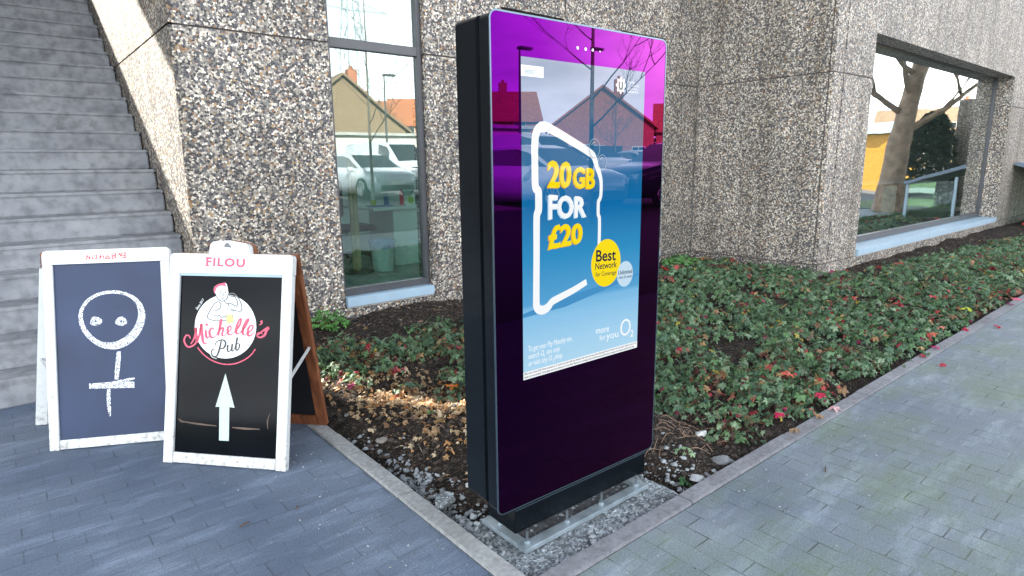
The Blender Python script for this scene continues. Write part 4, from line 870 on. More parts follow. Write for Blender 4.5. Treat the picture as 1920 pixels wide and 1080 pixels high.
def arr_obj(name, parts, m_, smooth=False):
    vs = []; fs = []; cs = []; n = 0
    for V, Fc, Cc in parts: vs.append(V); fs.append(Fc+n); cs.append(Cc); n += len(V)
    V = np.concatenate(vs); Fc = np.concatenate(fs); Cc = np.concatenate(cs)
    me = bpy.data.meshes.new(name); me.from_pydata(V.tolist(), [], Fc.tolist()); me.update()
    a = me.color_attributes.new('Col', 'FLOAT_COLOR', 'POINT'); a.data.foreach_set('color', np.concatenate([Cc, np.ones((len(Cc), 1))], 1).astype(np.float32).ravel())
    me.materials.append(m_)
    if smooth:
        for p in me.polygons: p.use_smooth = True
    o = bpy.data.objects.new(name, me); C.objects.link(o); return o
GREENS = np.array([(.095, .175, .08), (.13, .22, .12), (.065, .13, .065), (.18, .26, .16), (.10, .195, .08), (.078, .15, .09)])
REDS = np.array([(.38, .035, .05), (.45, .08, .07), (.30, .03, .09), (.42, .14, .10)])
TANS = np.array([(.24, .14, .07), (.16, .09, .05), (.35, .22, .10), (.10, .06, .045)])
def fx(y): return float(np.interp(y, [1.55, 1.95, 2.4, 2.8, 3.1, 3.7, 4.6, 5.2], [3.00, 3.20, 3.00, 2.45, 2.15, 1.80, 1.62, 1.9]))
def cover_density(x, y):
    if y < 1.60 or x < 1.5 or x > 21: return 0
    d = min(1, max(0, (x-fx(y)+.25)/.35)) if x < 4 else 1
    lim = float(np.interp(x, [1.5, 2.5, 4.0, 5.0, 8.2, 8.9, 12, 16, 21], [5.0, 4.75, 4.85, 5.35, 5.35, 3.35, 3.15, 2.75, 2.5]))
    d *= min(1, max(0, (lim-y+.15)/.3))
    if x < 3.6: d *= .6
    g = mnoise.noise(Vector((x*1.7, y*1.7, 9)))+.6*mnoise.noise(Vector((x*4, y*4, 2)))
    return d*(1 if g > -.15 else .08)
clumps = []
tries = 0
while len(clumps) < 2700 and tries < 80000:
    tries += 1
    x = 1.5+18.5*random.random()**1.25; y = random.uniform(1.6, 5.5)
    if random.random() < cover_density(x, y): clumps.append((x, y))
near, far, stems = [], [], MB()
PA, PB = [], []
for (x, y) in clumps:
    dist = math.hypot(x, y); nl = random.randint(9, 17); rad = random.uniform(.07, .14); hh = random.choice((.04, .06, .085, .12))*random.uniform(.85, 1.15)
    dry = random.random() < .14; shade = random.uniform(.75, 1.2)
    for k in range(nl):
        a = random.uniform(0, 6.283); rr = rad*math.sqrt(random.random())*1.25; px, py = x+rr*math.cos(a), y+rr*math.sin(a)
        if py < 1.545 and random.random() < .7: continue
        h = hh*(1-.55*(rr/rad/1.25)**2)*random.uniform(.75, 1.15)
        z = max(soil_z(px, py), -.03)+h
        q = random.random()
        if q < (.26 if dry else .018): c = REDS[random.randrange(4)]*random.uniform(.6, 1.1)
        elif q < (.55 if dry else .05): c = TANS[random.randrange(4)]
        elif q < (.57 if dry else .054): c = np.array((.40, .34, .06))
        else: c = GREENS[random.randrange(6)]*shade*random.uniform(.8, 1.2)
        row = (px, py, z, random.choice((.018, .026, .032, .038, .044))*random.uniform(.85, 1.1)*(1.0 if dist < 6 else 1.1), a-math.pi/2+random.gauss(0, .6), -random.uniform(.0, .6)-.4*(rr/rad), random.gauss(0, .3), *c)
        (PA if dist < 5.2 else PB).append(row)
        if dist < 5.5 and k % 2 == 0: stems.tube([(x+.3*rr*math.cos(a), y+.3*rr*math.sin(a), soil_z(x, y)-.01), (px*.7+x*.3, py*.7+y*.3, z-.018), (px, py, z)], .0013, 3)
parts = []
for A_, out in ((PA, LO_A), (PB, LO_B)):
    A_ = np.array(A_); parts.append(leaf_arrays(A_[:, :3], A_[:, 3], A_[:, 4], A_[:, 5], A_[:, 6], A_[:, 7:10], out))
tag(arr_obj('ground_cover', parts, M['leaf']), 'low carpet of lobed green leaves with red ones filling the planting bed', 'ground cover', None, 'stuff')
M['stem'] = simple('reddish_stems', (.16, .06, .045), .7)
tag(stems.build('leaf_stems', M['stem'], kind='raw'), 'thin reddish stalks beneath the low green leaves', 'stems', None, 'stuff')
# withered and fallen leaves lying between the plants, thickest left of the totem
P0 = []
for i in range(3300):
    if i < 1300: x = random.gauss(1.98, .22); y = random.gauss(3.4, .62)
    else: x = 1.6+17*random.random()**1.4; y = random.uniform(1.65, 5.4)
    if x < 1.5 or y < 1.7 or (x < 2.6 and y < 2.3) or (x > 8.5 and y > 3.4): continue
    if i >= 1300 and cover_density(x, y) < .3 and random.random() < .8: continue
    c = (np.array(((.52, .38, .22), (.36, .24, .13), (.60, .48, .32), (.46, .24, .10))[random.randrange(4)])*random.uniform(.7, 1.2)) if i < 1300 and random.random() < .85 else (TANS[random.randrange(4)]*random.uniform(.8, 1.5)) if random.random() < .86 else (REDS[random.randrange(4)] if random.random() < .5 else np.array((.40, .24, .08)))  # leaves in the sun patch get paler tones to strengthen its brightness
    P0.append((x, y, soil_z(x, y)+random.uniform(.006, .03), random.choice((.010, .014, .02, .027, .036))*random.uniform(.8, 1.15), random.uniform(0, 6.28), random.gauss(0, .6), random.gauss(0, .6), *c))
P0 = np.array(P0); tag(arr_obj('leaf_litter', [leaf_arrays(P0[:, :3], P0[:, 3], P0[:, 4], P0[:, 5], P0[:, 6], P0[:, 7:10], LO_B, .5)], M['leaf']), 'withered tan and red leaves littering the soil between the plants', 'leaf litter', None, 'stuff')
# bark chips and twigs near the wall
Vc = []; Fc = []; Cc = []; n0 = 0
for i in range(9000):
    x = 1.45+14*random.random()**1.15; lim = 5.75 if x < 8.6 else 3.68
    y = lim-abs(random.gauss(0, .42)) if i % 3 else random.uniform(2.2, lim)
    if y < 2.2 or y > lim: continue
    z = soil_z(x, y)+.004+random.random()*.008; a = random.uniform(0, 3.14); l = random.uniform(.008, .030); w_ = random.uniform(.002, .006); tl = random.gauss(0, .25)
    dx, dy = math.cos(a)*l, math.sin(a)*l; ex, ey = -math.sin(a)*w_, math.cos(a)*w_
    Vc += [(x-dx-ex, y-dy-ey, z-tl*l), (x+dx-ex, y+dy-ey, z+tl*l), (x+dx+ex, y+dy+ey, z+tl*l+.002), (x-dx+ex, y-dy+ey, z-tl*l+.002), (x, y, z+.005)]
    Fc += [(n0, n0+1, n0+4), (n0+1, n0+2, n0+4), (n0+2, n0+3, n0+4), (n0+3, n0, n0+4)]; n0 += 5
    c = (.03, .022, .018) if random.random() < .55 else ((.09, .07, .055) if random.random() < .75 else (.26, .22, .18)); Cc += [c]*5
tag(arr_obj('bark_mulch', [(np.array(Vc), np.array(Fc), np.array(Cc))], M['clod']), 'dark bark chips covering the soil along the foot of the wall', 'mulch', None, 'stuff')
# rubble and clods
ico = bmesh.new(); bmesh.ops.create_icosphere(ico, subdivisions=2, radius=1); IV = np.array([v.co[:] for v in ico.verts]); IF = np.array([[v.index for v in f.verts] for f in ico.faces]); ico.free()
def stones(spots, colf):
    V, Fa, Cl = [], [], []; n = 0
    for (x, y, z, s) in spots:
        q = IV.copy(); sd_ = random.random()*50
        nn = np.array([mnoise.noise(Vector((v[0]*1.2+sd_, v[1]*1.2, v[2]*1.2))) for v in IV]); q *= (1+.9*nn)[:, None]
        q *= np.array([s*random.uniform(.8, 1.3), s*random.uniform(.7, 1.1), s*random.uniform(.5, .8)]); a = random.random()*6.28
        c, si = math.cos(a), math.sin(a); q = np.stack([q[:, 0]*c-q[:, 1]*si, q[:, 0]*si+q[:, 1]*c, q[:, 2]], 1)+np.array([x, y, z])
        V.append(q); Fa.append(IF+n); Cl.append(np.tile(np.array(colf()), (len(q), 1))); n += len(q)
    return [(np.concatenate(V), np.concatenate(Fa), np.concatenate(Cl))]
def slab_z(x, y): return -.035 if (x < 2.42 and y < 2.12) else soil_z(x, y)
sp = []
for i in range(1500):
    r_ = random.random()
    if r_ < .42: x = 1.36+abs(random.gauss(0, .09)); y = random.uniform(1.75, 2.65)
    elif r_ < .60: x = random.gauss(1.42, .07); y = random.gauss(2.62, .30)
    elif r_ < .72: x = random.uniform(1.36, 2.3); y = 1.545+abs(random.gauss(0, .05))
    else:
        if random.random() < .7: continue
        x = random.gauss(2.5, .12); y = random.gauss(1.72, .12)
    if x < 1.362 or y < 1.54 or (x > 1.46 and x < 2.27 and y > 1.68 and y < 2.0): continue
    s = random.choice((.003, .004, .005, .007, .009, .015)); sp.append((x, y, slab_z(x, y)+s*.3, s))
for i in range(160): x = random.uniform(1.52, 2.2); y = random.uniform(1.745, 1.93); s = random.uniform(.004, .012); sp.append((x, y, -.033+s*.3, s))
tag(arr_obj('rubble', stones(sp, lambda: np.array((.36, .39, .41))*random.uniform(.5, 1.15)), M['stone'], True), 'pale broken mortar rubble around the foot of the totem', 'rubble', None, 'stuff')
sp = []
for i in range(2200):
    x = 1.38+abs(random.gauss(0, .75)); y = random.uniform(1.9, 5.2)
    if i % 4 == 0: x = random.uniform(2.4, 3.3); y = random.uniform(1.58, 2.5)
    if x > 3.4 or (x < 2.5 and y < 2.1): continue
    s = random.choice((.004, .006, .008, .011, .017)); sp.append((x, y, soil_z(x, y)+s*.05, s))
tag(arr_obj('soil_clods', stones(sp, lambda: np.array((.060, .048, .040))*random.uniform(.6, 1.5)), M['clod'], True), 'crumbly brown soil clods in the dug-over corner of the bed', 'soil clods', None, 'stuff')
sp = []
for i in range(420):
    if i % 2: x = 1.24-abs(random.gauss(0, .25)); y = random.uniform(1.5, 3.6)
    else: x = random.uniform(1.3, 6); y = 1.42-abs(random.gauss(0, .22))
    sp.append((x, y, .001, random.choice((.0015, .002, .003, .004))))
tag(arr_obj('paving_grit', stones(sp, lambda: np.array((.30, .31, .32))*random.uniform(.3, 1.5)), M['stone'], True), 'fine grit scattered on the paving beside both kerbs', 'grit', None, 'stuff')
# single stones one can pick out
def stone(name, label, x, y, s, col, flat=.6, grp=None, cat='stone'):
    n_ = stones([(0, 0, 0, s)], lambda: col); n_[0][0][:, 2] *= flat
    o = arr_obj(name, n_, M['stone'], True); o.location = (x, y, soil_z(x, y)+s*.35 if x > 1.4 else .03); return tag(o, label, cat, grp)
m = MB(); m.prism([(0, 0), (.075, .01), (.105, .05), (.085, .085), (.02, .075), (-.012, .03)], 0, .022, lambda u, v, d: (1.375+u, 2.18+v, -.006+d+.15*u*0)); fs_ = item('stone_slab', 'flat pale mortar fragment lying beside the left kerb', 'stone', m, M['slab'])
stone('stone', 'round white stone on the soil right of the totem', 2.97, 1.86, .036, (.72, .73, .70))
stone('stone', 'grey stone lump against the right kerb', 2.80, 1.62, .045, (.24, .25, .26))
stone('stone', 'white stone by the kerb corner of the dug soil', 2.52, 1.60, .030, (.55, .57, .58))
stone('stone', 'brownish round stone in the soil beside the brown sign foot', 1.52, 3.02, .030, (.26, .24, .22))
stone('stone', 'pale small stone in the dug soil left of the totem', 1.62, 2.30, .018, (.5, .5, .48))
# separate leafy plants
def plant(name, label, x, y, rad, h, n_, size, pal, cat='plant', grp=None):
    Pq = []
    for k in range(n_):
        a = random.uniform(0, 6.283); rr = rad*math.sqrt(random.random()); z = h*(1-.7*(rr/rad)**2)*random.uniform(.45, 1.05)
        c = pal[random.randrange(len(pal))]*random.uniform(.8, 1.25)
        Pq.append((rr*math.cos(a), rr*math.sin(a), z, size*random.uniform(.7, 1.2), a-math.pi/2+random.gauss(0, .5), -random.uniform(0, .7), random.gauss(0, .3), *c))
    Pq = np.array(Pq); t = thing(name, (x, y, soil_z(x, y)), label, cat, grp)
    o = arr_obj('foliage', [leaf_arrays(Pq[:, :3], Pq[:, 3], Pq[:, 4], Pq[:, 5], Pq[:, 6], Pq[:, 7:10], LO_A)], M['leaf']); o.parent = t
    s_ = MB()
    for q in Pq[::3]: s_.tube([(x, y, soil_z(x, y)), (x+q[0]*.6, y+q[1]*.6, soil_z(x, y)+q[2]*.6), (x+q[0], y+q[1], soil_z(x, y)+q[2])], .0014, 3)
    s_.build('stems', M['stem'], t); return t
BRI = np.array([(.10, .26, .06), (.13, .30, .09), (.08, .21, .05)])
plant('leafy_plant', 'bushy bright green plant at the wall foot left of the tall window', 2.28, 5.50, .20, .20, 120, .036, BRI)
plant('leafy_plant', 'low green plant on bare soil beside the brown sign leg', 1.75, 4.95, .16, .10, 50, .034, BRI)
plant('seedling', 'small pale green seedling on the bare soil near the right kerb', 2.66, 1.76, .055, .05, 12, .020, np.array([(.28, .42, .24), (.22, .36, .20)]))
plant('seedling', 'small dark green weed in the gap by the right kerb', 2.45, 1.63, .035, .05, 6, .022, np.array([(.06, .17, .06)]))
plant('seedling', 'small green sprig in the dug soil left of the totem', 1.85, 3.05, .05, .05, 8, .022, np.array([(.10, .24, .09)]))
plant('leafy_plant', 'green plant at the wall foot below the right end of the recessed bay', 7.9, 5.45, .30, .14, 110, .045, BRI)
# roots and dry stalks over the dug soil
m = MB()
for i in range(70):
    x = random.choice((random.gauss(1.95, .25), random.gauss(2.8, .2))); y = random.gauss(2.7, .35) if x < 2.4 else random.gauss(1.95, .15)
    if x < 1.45 or y < 1.6: continue
    a = random.uniform(0, 6.28); l = random.uniform(.05, .16); pts = []
    for k in range(5):
        pts.append((x, y, soil_z(x, y)+.004+.018*math.sin(k*.8))); a += random.gauss(0, .4); x += math.cos(a)*l/4; y += math.sin(a)*l/4
        if y < 1.55 or x < 1.38: break
    if len(pts) > 2: m.tube(pts, .0016, 4)
M['root'] = simple('dry_roots', (.26, .17, .12), .8); tag(m.build('dry_stalks', M['root'], kind='raw'), 'thin dry roots and stalks strewn over the dug soil', 'stalks', None, 'stuff')
# fallen leaves on the kerb and the paving, each one its own
def one_leaf(label, x, y, size, yaw, col, curl=.5, z=.014):
    A_ = np.array([[0, 0, .012, size, yaw, random.gauss(0, .2), random.gauss(0, .2), *col]])
    o = arr_obj('fallen_leaf', [leaf_arrays(A_[:, :3], A_[:, 3], A_[:, 4], A_[:, 5], A_[:, 6], A_[:, 7:10], LO_A, curl)], M['leaf']); o.location = (x, y, z+.006); return tag(o, label, 'leaf', 'fallen leaves along the right kerb')
KL = [('crimson fallen leaf hanging over the kerb, nearest cluster of the bed edge', 3.93, 1.60, .050, .5, (.50, .03, .08), .05), ('pale pink and white curled leaf lying on the kerb edge', 3.86, 1.49, .052, 2.2, (.60, .38, .38), .014), ('tan brown leaf curled beside the pale pink one on the kerb', 3.66, 1.50, .040, 4.0, (.38, .24, .12), .014),
      ('dry brown leaf nearest the totem on the kerb', 3.36, 1.50, .045, 1.2, (.30, .20, .12), .014), ('bright crimson leaf at the bed edge above the dry brown leaf', 3.42, 1.62, .048, .2, (.55, .03, .10), .05),
      ('dark red leaf on the paving, the nearer of two just off the kerb', 5.35, 1.32, .034, 1, (.42, .03, .06), .004), ('dark red leaf on the kerb beside the two loose ones', 5.46, 1.49, .040, 3, (.45, .02, .06), .014), ('magenta leaf crumpled on the kerb', 5.78, 1.49, .048, 5, (.48, .03, .16), .014), ('tan leaf between the magenta and red leaves on the kerb', 5.62, 1.55, .04, 2, (.42, .25, .10), .03),
      ('orange-pink leaf at the bed edge in the group of five', 6.05, 1.60, .055, 1, (.62, .16, .10), .06), ('salmon leaf at the bed edge beside the orange-pink one', 6.35, 1.62, .050, 2, (.60, .20, .14), .06), ('deep red leaf on the kerb, farther than the salmon one', 6.62, 1.50, .052, 3, (.42, .02, .06), .014), ('dark crimson leaf alone on the paving beyond the kerb', 6.98, 1.34, .052, 4.4, (.38, .02, .05), .004),
      ('yellow-green leaf standing at the bed edge', 7.3, 1.68, .075, 5, (.42, .46, .05), .07), ('pink leaf on the far stretch of the kerb', 8.5, 1.50, .060, 1.2, (.60, .12, .20), .014), ('purple leaf on the kerb just before the far pink one', 8.15, 1.50, .05, 2.4, (.30, .05, .16), .014), ('small pink leaf at the farthest end of the kerb', 11.2, 1.50, .06, 3.4, (.58, .18, .22), .014)]
for lb, x, y, s, yw, c, z in KL: one_leaf(lb, x, y, s, yw, c, .6, z)
for lb, x, y, s, c in (('large orange-red maple leaf standing in the green carpet', 4.15, 1.93, .060, (.62, .12, .08)), ('orange maple leaf in the sun patch left of the totem', 2.28, 3.42, .066, (.70, .22, .04)), ('large red maple leaf near the wall among the green plants', 7.0, 5.1, .09, (.62, .08, .07)), ('red maple leaf in the far green carpet by the kerb', 7.8, 2.1, .075, (.50, .04, .06))):
    o = one_leaf(lb, x, y, s, random.random()*6, c, .15, soil_z(x, y)+.085); o['group'] = 'fallen leaves lying in the bed'
# twigs and grit on the left paving
for i, (x, y, l, a, lb) in enumerate(((.62, 2.62, .05, .3, 'dark twig lying on the left paving, second from the kerb'), (.86, 2.60, .03, .9, 'short dark twig on the left paving nearest the kerb'), (.35, 2.32, .055, .1, 'brown twig on the left paving nearest the camera'), (3.02, 1.18, .06, .4, 'curled straw stalk on the right paving near the kerb'))):
    m = MB(); m.tube([(x, y, .006), (x+l*.5*math.cos(a), y+l*.5*math.sin(a), .011), (x+l*math.cos(a), y+l*math.sin(a), .006)], [.003, .0045, .002], 5); item('twig', lb, 'twig', m, M['soffit'], 'twigs on the paving')
m = MB(); m.tube([(18.55, 3.25, .05), (18.5, 3.2, .12)], .01, 5); 
one_leaf('red leaf at the foot of the glass case at the far right', 17.9, 3.2, .13, 1, (.70, .05, .05), .4, .1)

# ================================================================== what the glass mirrors: car park, houses, trees behind the photographer
M['tyre'] = simple('tyre', (.02, .02, .02), .8); M['rim'] = simple('alloy', (.6, .62, .64), .3, .8)
M['carglass'] = simple('dark_car_glass', (.02, .025, .03), .05, 0, .1, coat=1); M['lens'] = simple('headlight_lens', (.75, .78, .8), .1, coat=1); M['tail'] = simple('tail_lamp', (.5, .02, .02), .2)
M['grille'] = simple('grille', (.02, .02, .02), .5); M['plate'] = simple('number_plate', (.75, .75, .70), .5)
def paint(name, c): return simple(name, c, .25, 0, .02, coat=1)
M['car_white'] = paint('white_car_paint', (.50, .54, .60)); M['car_dark'] = paint('dark_blue_car_paint', (.03, .035, .07)); M['car_red'] = paint('dark_red_car_paint', (.22, .02, .03)); M['car_silver'] = paint('silver_car_paint', (.42, .44, .46))
def car(x, y, head, label, pm, kind='hatch'):
    z0 = lot_z(y); hx, hy = math.cos(head), math.sin(head)
    def F(u, v, d): return (x+hx*u-hy*v, y+hy*u+hx*v, z0+d)
    t = thing('parked_car', (x, y, z0), label, 'car', 'cars parked behind the photographer')
    if kind == 'hatch': st = [(2.12, .45, .62, .62, .55), (2.02, .22, .74, .74, .80), (1.5, .20, .88, .88, .87), (1.05, .20, .95, .97, .89), (.35, .20, .97, 1.38, .90), (-.1, .20, .98, 1.47, .90), (-1.0, .20, .99, 1.46, .90), (-1.65, .20, 1.0, 1.32, .88), (-2.0, .24, .95, 1.02, .82), (-2.10, .40, .70, .72, .70)]; wb = (1.32, -1.30); gl = (3, 7)
    elif kind == 'van': st = [(2.2, .45, .7, .7, .70), (2.1, .25, .95, .95, .88), (1.6, .22, 1.05, 1.1, .93), (.95, .22, 1.1, 1.80, .93), (.4, .22, 1.1, 1.92, .93), (-1.2, .22, 1.1, 1.92, .93), (-2.15, .25, 1.1, 1.88, .92), (-2.25, .40, 1.0, 1.7, .85)]; wb = (1.45, -1.45); gl = (2, 4)
    else: st = [(2.25, .45, .70, .70, .60), (2.15, .24, .88, .88, .85), (1.5, .24, 1.02, 1.02, .92), (1.0, .24, 1.06, 1.10, .93), (.35, .24, 1.08, 1.55, .93), (-.2, .24, 1.09, 1.62, .93), (-1.3, .24, 1.1, 1.60, .93), (-1.9, .24, 1.1, 1.45, .92), (-2.2, .28, 1.0, 1.05, .86), (-2.3, .45, .80, .82, .76)]; wb = (1.38, -1.38); gl = (3, 7)
    def ring(s):
        X, zb, zbelt, zr, w_ = s; wr = w_*.80 if zr > zbelt+.15 else w_*.86
        half = [(X, w_*.86, zb), (X, w_, zb+.22*(zbelt-zb)), (X, w_, zb+.72*(zbelt-zb)), (X, w_*.95, zbelt), (X, wr, zr-.04 if zr > zbelt+.1 else zr), (X, wr*.72, zr+.015)]
        return half+[(a, -b, c) for a, b, c in half[::-1]]
    m = MB(); n = 12; vs = []; 
    for s in st: vs += [F(*p) for p in ring(s)]
    fs = []
    for i in range(len(st)-1):
        for k in range(n): fs.append((i*n+k, i*n+(k+1) % n, (i+1)*n+(k+1) % n, (i+1)*n+k))
    fs += [tuple(range(n)), tuple(range((len(st)-1)*n, len(st)*n))]
    m.add(vs, fs); body = m.build('body', pm, t, smooth=True)
    # windows sit a few millimetres proud
    def side(i0, i1, s_, n1='window'):
        m = MB(); lo, hi = [], []
        for i in range(i0, i1+1):
            X, zb, zbelt, zr, w_ = st[i]; a = w_*.95+.004; b = w_*.80 if zr > zbelt+.15 else w_*.86
            zz = zr-.09 if zr > zbelt+.15 else zbelt+.02
            f_ = (zz-zbelt)/max(.05, (zr-.04-zbelt)); lo.append(F(X*.985, s_*a, zbelt+.025)); hi.append(F(X*.97, s_*(a+(b-a)*min(1, f_)+.008), max(zz, zbelt+.03)))
        k = len(lo); m.add(lo+hi, [(j, j+1, k+j+1, k+j) for j in range(k-1)]); m.build(n1, M['carglass'], t)
    for s_ in (1, -1): side(gl[0], gl[1], s_)
    def cross(i0, i1, nm):
        m = MB(); q = []
        for i, f_ in ((i0, 1.0), (i1, .93)):
            X, zb, zbelt, zr, w_ = st[i]; ww = (w_*.80 if zr > zbelt+.15 else w_*.86)*.93; q.append((X, ww, zr+.012))
        (xa, wa, za), (xb, wb_, zb2) = q; o2 = .02 if i0 < i1 and xa > 0 else -.02
        m.add([F(xa+o2, wa, za), F(xa+o2, -wa, za), F(xb+o2, -wb_, zb2), F(xb+o2, wb_, zb2)], [(0, 1, 2, 3)]); m.build(nm, M['carglass'], t)
    cross(gl[0], gl[0]+1, 'windscreen'); 
    if kind != 'van': cross(len(st)-2, len(st)-3, 'rear_window')
    for wx in wb:
        for s_ in (1, -1):
            wh = MB(); c = Vector(F(wx, s_*.80, .32)); o1 = Vector(F(wx, s_*.915, .32)); wh.bar(c, o1, .325, 24); wo_ = wh.build('wheel', M['tyre'], t)
            m = MB(); a1 = Vector(F(wx, s_*.916, .32)); a2 = Vector(F(wx, s_*.925, .32)); m.bar(a1, a2, .06, 12)
            for k in range(10):
                an = k*.6283; m.bar(a1, Vector(F(wx+.21*math.cos(an), s_*.92, .32+.21*math.sin(an))), .018, 4)
            rr = [Vector(F(wx+.215*math.cos(q_*.2618), s_*.92, .32+.215*math.sin(q_*.2618))) for q_ in range(25)]; m.tube(rr, .014, 5); m.build('rim', M['rim'], wo_)
    X, zb, zbelt, zr, w_ = st[1]
    for s_ in (1, -1):
        m = MB(); m.prism([(s_*w_*.97, zbelt-.05), (s_*w_*.60, zbelt-.10), (s_*w_*.58, zbelt-.19), (s_*w_*.97, zbelt-.17)], X-.10, X+.055, lambda u, v, d: F(d, u, v)); m.build('headlight', M['lens'], t)
        Xr = st[-2][0]; wr_ = st[-2][4]; zt = st[-2][2]
        m = MB(); m.prism([(s_*wr_*.98, zt-.05), (s_*wr_*.66, zt-.08), (s_*wr_*.66, zt-.22), (s_*wr_*.98, zt-.22)], Xr-.06, Xr+.12, lambda u, v, d: F(d, u, v)); m.build('tail_light', M['tail'], t)
        m = MB(); m.box((gl and st[gl[0]][0]-.38, s_*w_*1.06, zbelt+.14), (st[gl[0]][0]-.24, s_*w_*1.06+s_*.20, zbelt+.27), F); m.build('mirror', pm, t, bevel=.02)
    m = MB(); m.box((X+.02, -w_*.55, zbelt-.16), (X+.066, w_*.55, zbelt-.10), F); m.box((X-.02, -w_*.75, .27), (X+.10, w_*.75, .42), F); m.build('grille', M['grille'], t)
    m = MB(); m.box((X+.10, -.26, .44), (X+.125, .26, .55), F); m.build('number_plate', M['plate'], t)
    return t
car(9.95, -8.15, R(87), 'white hatchback parked facing the building behind the photographer', M['car_white'])
car(13.6, -6.9, R(186), 'dark blue car parked side-on next to the white hatchback', M['car_dark'], 'suv')
car(13.9, -13.6, R(80), 'white van parked in the second row', M['car_white'], 'van')
car(17.2, -13.9, R(92), 'silver estate car in the second row beside the van', M['car_silver'], 'suv')
car(11.2, -14.5, R(95), 'dark red hatchback behind the white hatchback', M['car_red'])
car(8.2, -16.5, R(70), 'dark car in the far row beyond the red one', M['car_dark'], 'suv')
car(24, -17, R(100), 'silver car at the far side of the car park', M['car_silver'])
M['brick_red'] = simple('red_brick', (.34, .13, .07), .8, var=.25, scale=6); M['brick_tan'] = simple('tan_brick', (.20, .14, .085), .8, var=.2, scale=6); M['tile'] = simple('orange_roof_tiles', (.36, .13, .06), .8, var=.25, scale=3); M['tile_brown'] = simple('brown_roof_tiles', (.20, .14, .09), .8, var=.25, scale=3)
M['render_white'] = simple('white_render', (.50, .48, .44), .8, var=.06)
def house(x, y, yaw, wd, dp, eave, ridge, wallm, roofm, label, gable_front=False, door=None, chim=.3):
    z0 = lot_z(y); c, s_ = math.cos(yaw), math.sin(yaw)
    def F(u, v, d): return (x+c*u-s_*v, y+s_*u+c*v, z0+d)
    t = thing('house', (x, y, z0), label, 'house', 'houses across the car park')
    m = MB(); m.box((-wd/2, -dp/2, 0), (wd/2, dp/2, eave), F)
    if gable_front:
        m.prism([(-wd/2, eave), (wd/2, eave), (0, ridge)], -dp/2, dp/2, lambda u, v, d: F(u, d, v))
    else: m.prism([(-dp/2, eave), (dp/2, eave), (0, ridge)], -wd/2, wd/2, lambda u, v, d: F(d, u, v))
    m.build('wall', wallm, t)
    m = MB(); o = .35
    if gable_front:
        k = (ridge-eave)/(wd/2)
        for sg in (1, -1): m.add([F(sg*(wd/2+o), -dp/2-o, eave-k*o+.05), F(sg*(wd/2+o), dp/2+o, eave-k*o+.05), F(0, dp/2+o, ridge+.05), F(0, -dp/2-o, ridge+.05), F(sg*(wd/2+o), -dp/2-o, eave-k*o+.25), F(sg*(wd/2+o), dp/2+o, eave-k*o+.25), F(0, dp/2+o, ridge+.25), F(0, -dp/2-o, ridge+.25)], [(0, 1, 2, 3), (4, 7, 6, 5), (0, 4, 5, 1), (1, 5, 6, 2), (3, 2, 6, 7), (0, 3, 7, 4)])
    else:
        k = (ridge-eave)/(dp/2)
        for sg in (1, -1): m.add([F(-wd/2-o, sg*(dp/2+o), eave-k*o+.05), F(wd/2+o, sg*(dp/2+o), eave-k*o+.05), F(wd/2+o, 0, ridge+.05), F(-wd/2-o, 0, ridge+.05), F(-wd/2-o, sg*(dp/2+o), eave-k*o+.25), F(wd/2+o, sg*(dp/2+o), eave-k*o+.25), F(wd/2+o, 0, ridge+.25), F(-wd/2-o, 0, ridge+.25)], [(0, 1, 2, 3), (4, 7, 6, 5), (0, 4, 5, 1), (1, 5, 6, 2), (3, 2, 6, 7), (0, 3, 7, 4)])
    ro = m.build('roof', roofm, t)
    m = MB(); m.box((wd*chim-.4, -.4, ridge-.9), (wd*chim+.4, .4, ridge+1.1), F); m.bar(F(wd*chim, 0, ridge+1.1), F(wd*chim, 0, ridge+1.4), .15, 10); m.build('chimney', M['brick_red'], ro)
    fy = dp/2+.02
    for u in np.linspace(-wd/2+1.3, wd/2-1.3, max(2, int(wd/2.6))):
        for zz in ([1.0] if eave < 4 else [1.0, 3.6]):
            if door is not None and zz == 1.0 and abs(u-door) < 1: continue
            m = MB(); m.box((u-.6, fy-.03, zz), (u+.6, fy+.03, zz+1.25), F); wn = m.build('window', M['render_white'], t)
            m = MB(); m.box((u-.52, fy+.031, zz+.08), (u-.03, fy+.036, zz+1.17), F); m.box((u+.03, fy+.031, zz+.08), (u+.52, fy+.036, zz+1.17), F); m.build('pane', M['carglass'], wn)
    if door is not None: m = MB(); m.box((door-.6, fy-.03, 0), (door+.6, fy+.04, 2.3), F); m.build('door', M['grille'], t)
    return t
house(22.0, -38, R(8), 10, 8, 3.6, 7.6, M['brick_tan'], M['tile_brown'], 'tan gabled house mirrored at the left of the tall window', True, chim=.2)
house(33.5, -47, R(15), 10, 8, 4.8, 7.2, M['brick_red'], M['tile'], 'long red brick house with orange roof mirrored right in the tall window', False, 0.0, -.35)
house(42, -38, R(40), 9, 7, 3.9, 7.2, M['brick_red'], M['tile'], 'low brick house with a big orange roof mirrored in the totem centre', True, 1.2, .2)
house(39, -50, R(30), 8, 7, 5.2, 8.0, M['brick_red'], M['tile'], 'two-storey red house mirrored at the totem left edge', False, 0, .1)
house(50, -32, R(50), 9, 8, 3.6, 6.0, M['brick_red'], M['tile'], 'red house mirrored at the totem right edge', False, 0, -.3)
house(84, -16, R(75), 12, 8, 4.0, 6.4, M['brick_tan'], M['tile_brown'], 'tan house beyond the lawn mirrored in the wide window', False, 0, .2)
house(92, -2, R(90), 12, 8, 4.0, 6.2, M['brick_tan'], M['tile_brown'], 'tan house at the far end of the lawn road', False, 0, -.2)
t = thing('garage_row', (15, -20.5, lot_z(-20.5)), 'low white garage row below the tan house', 'garage')
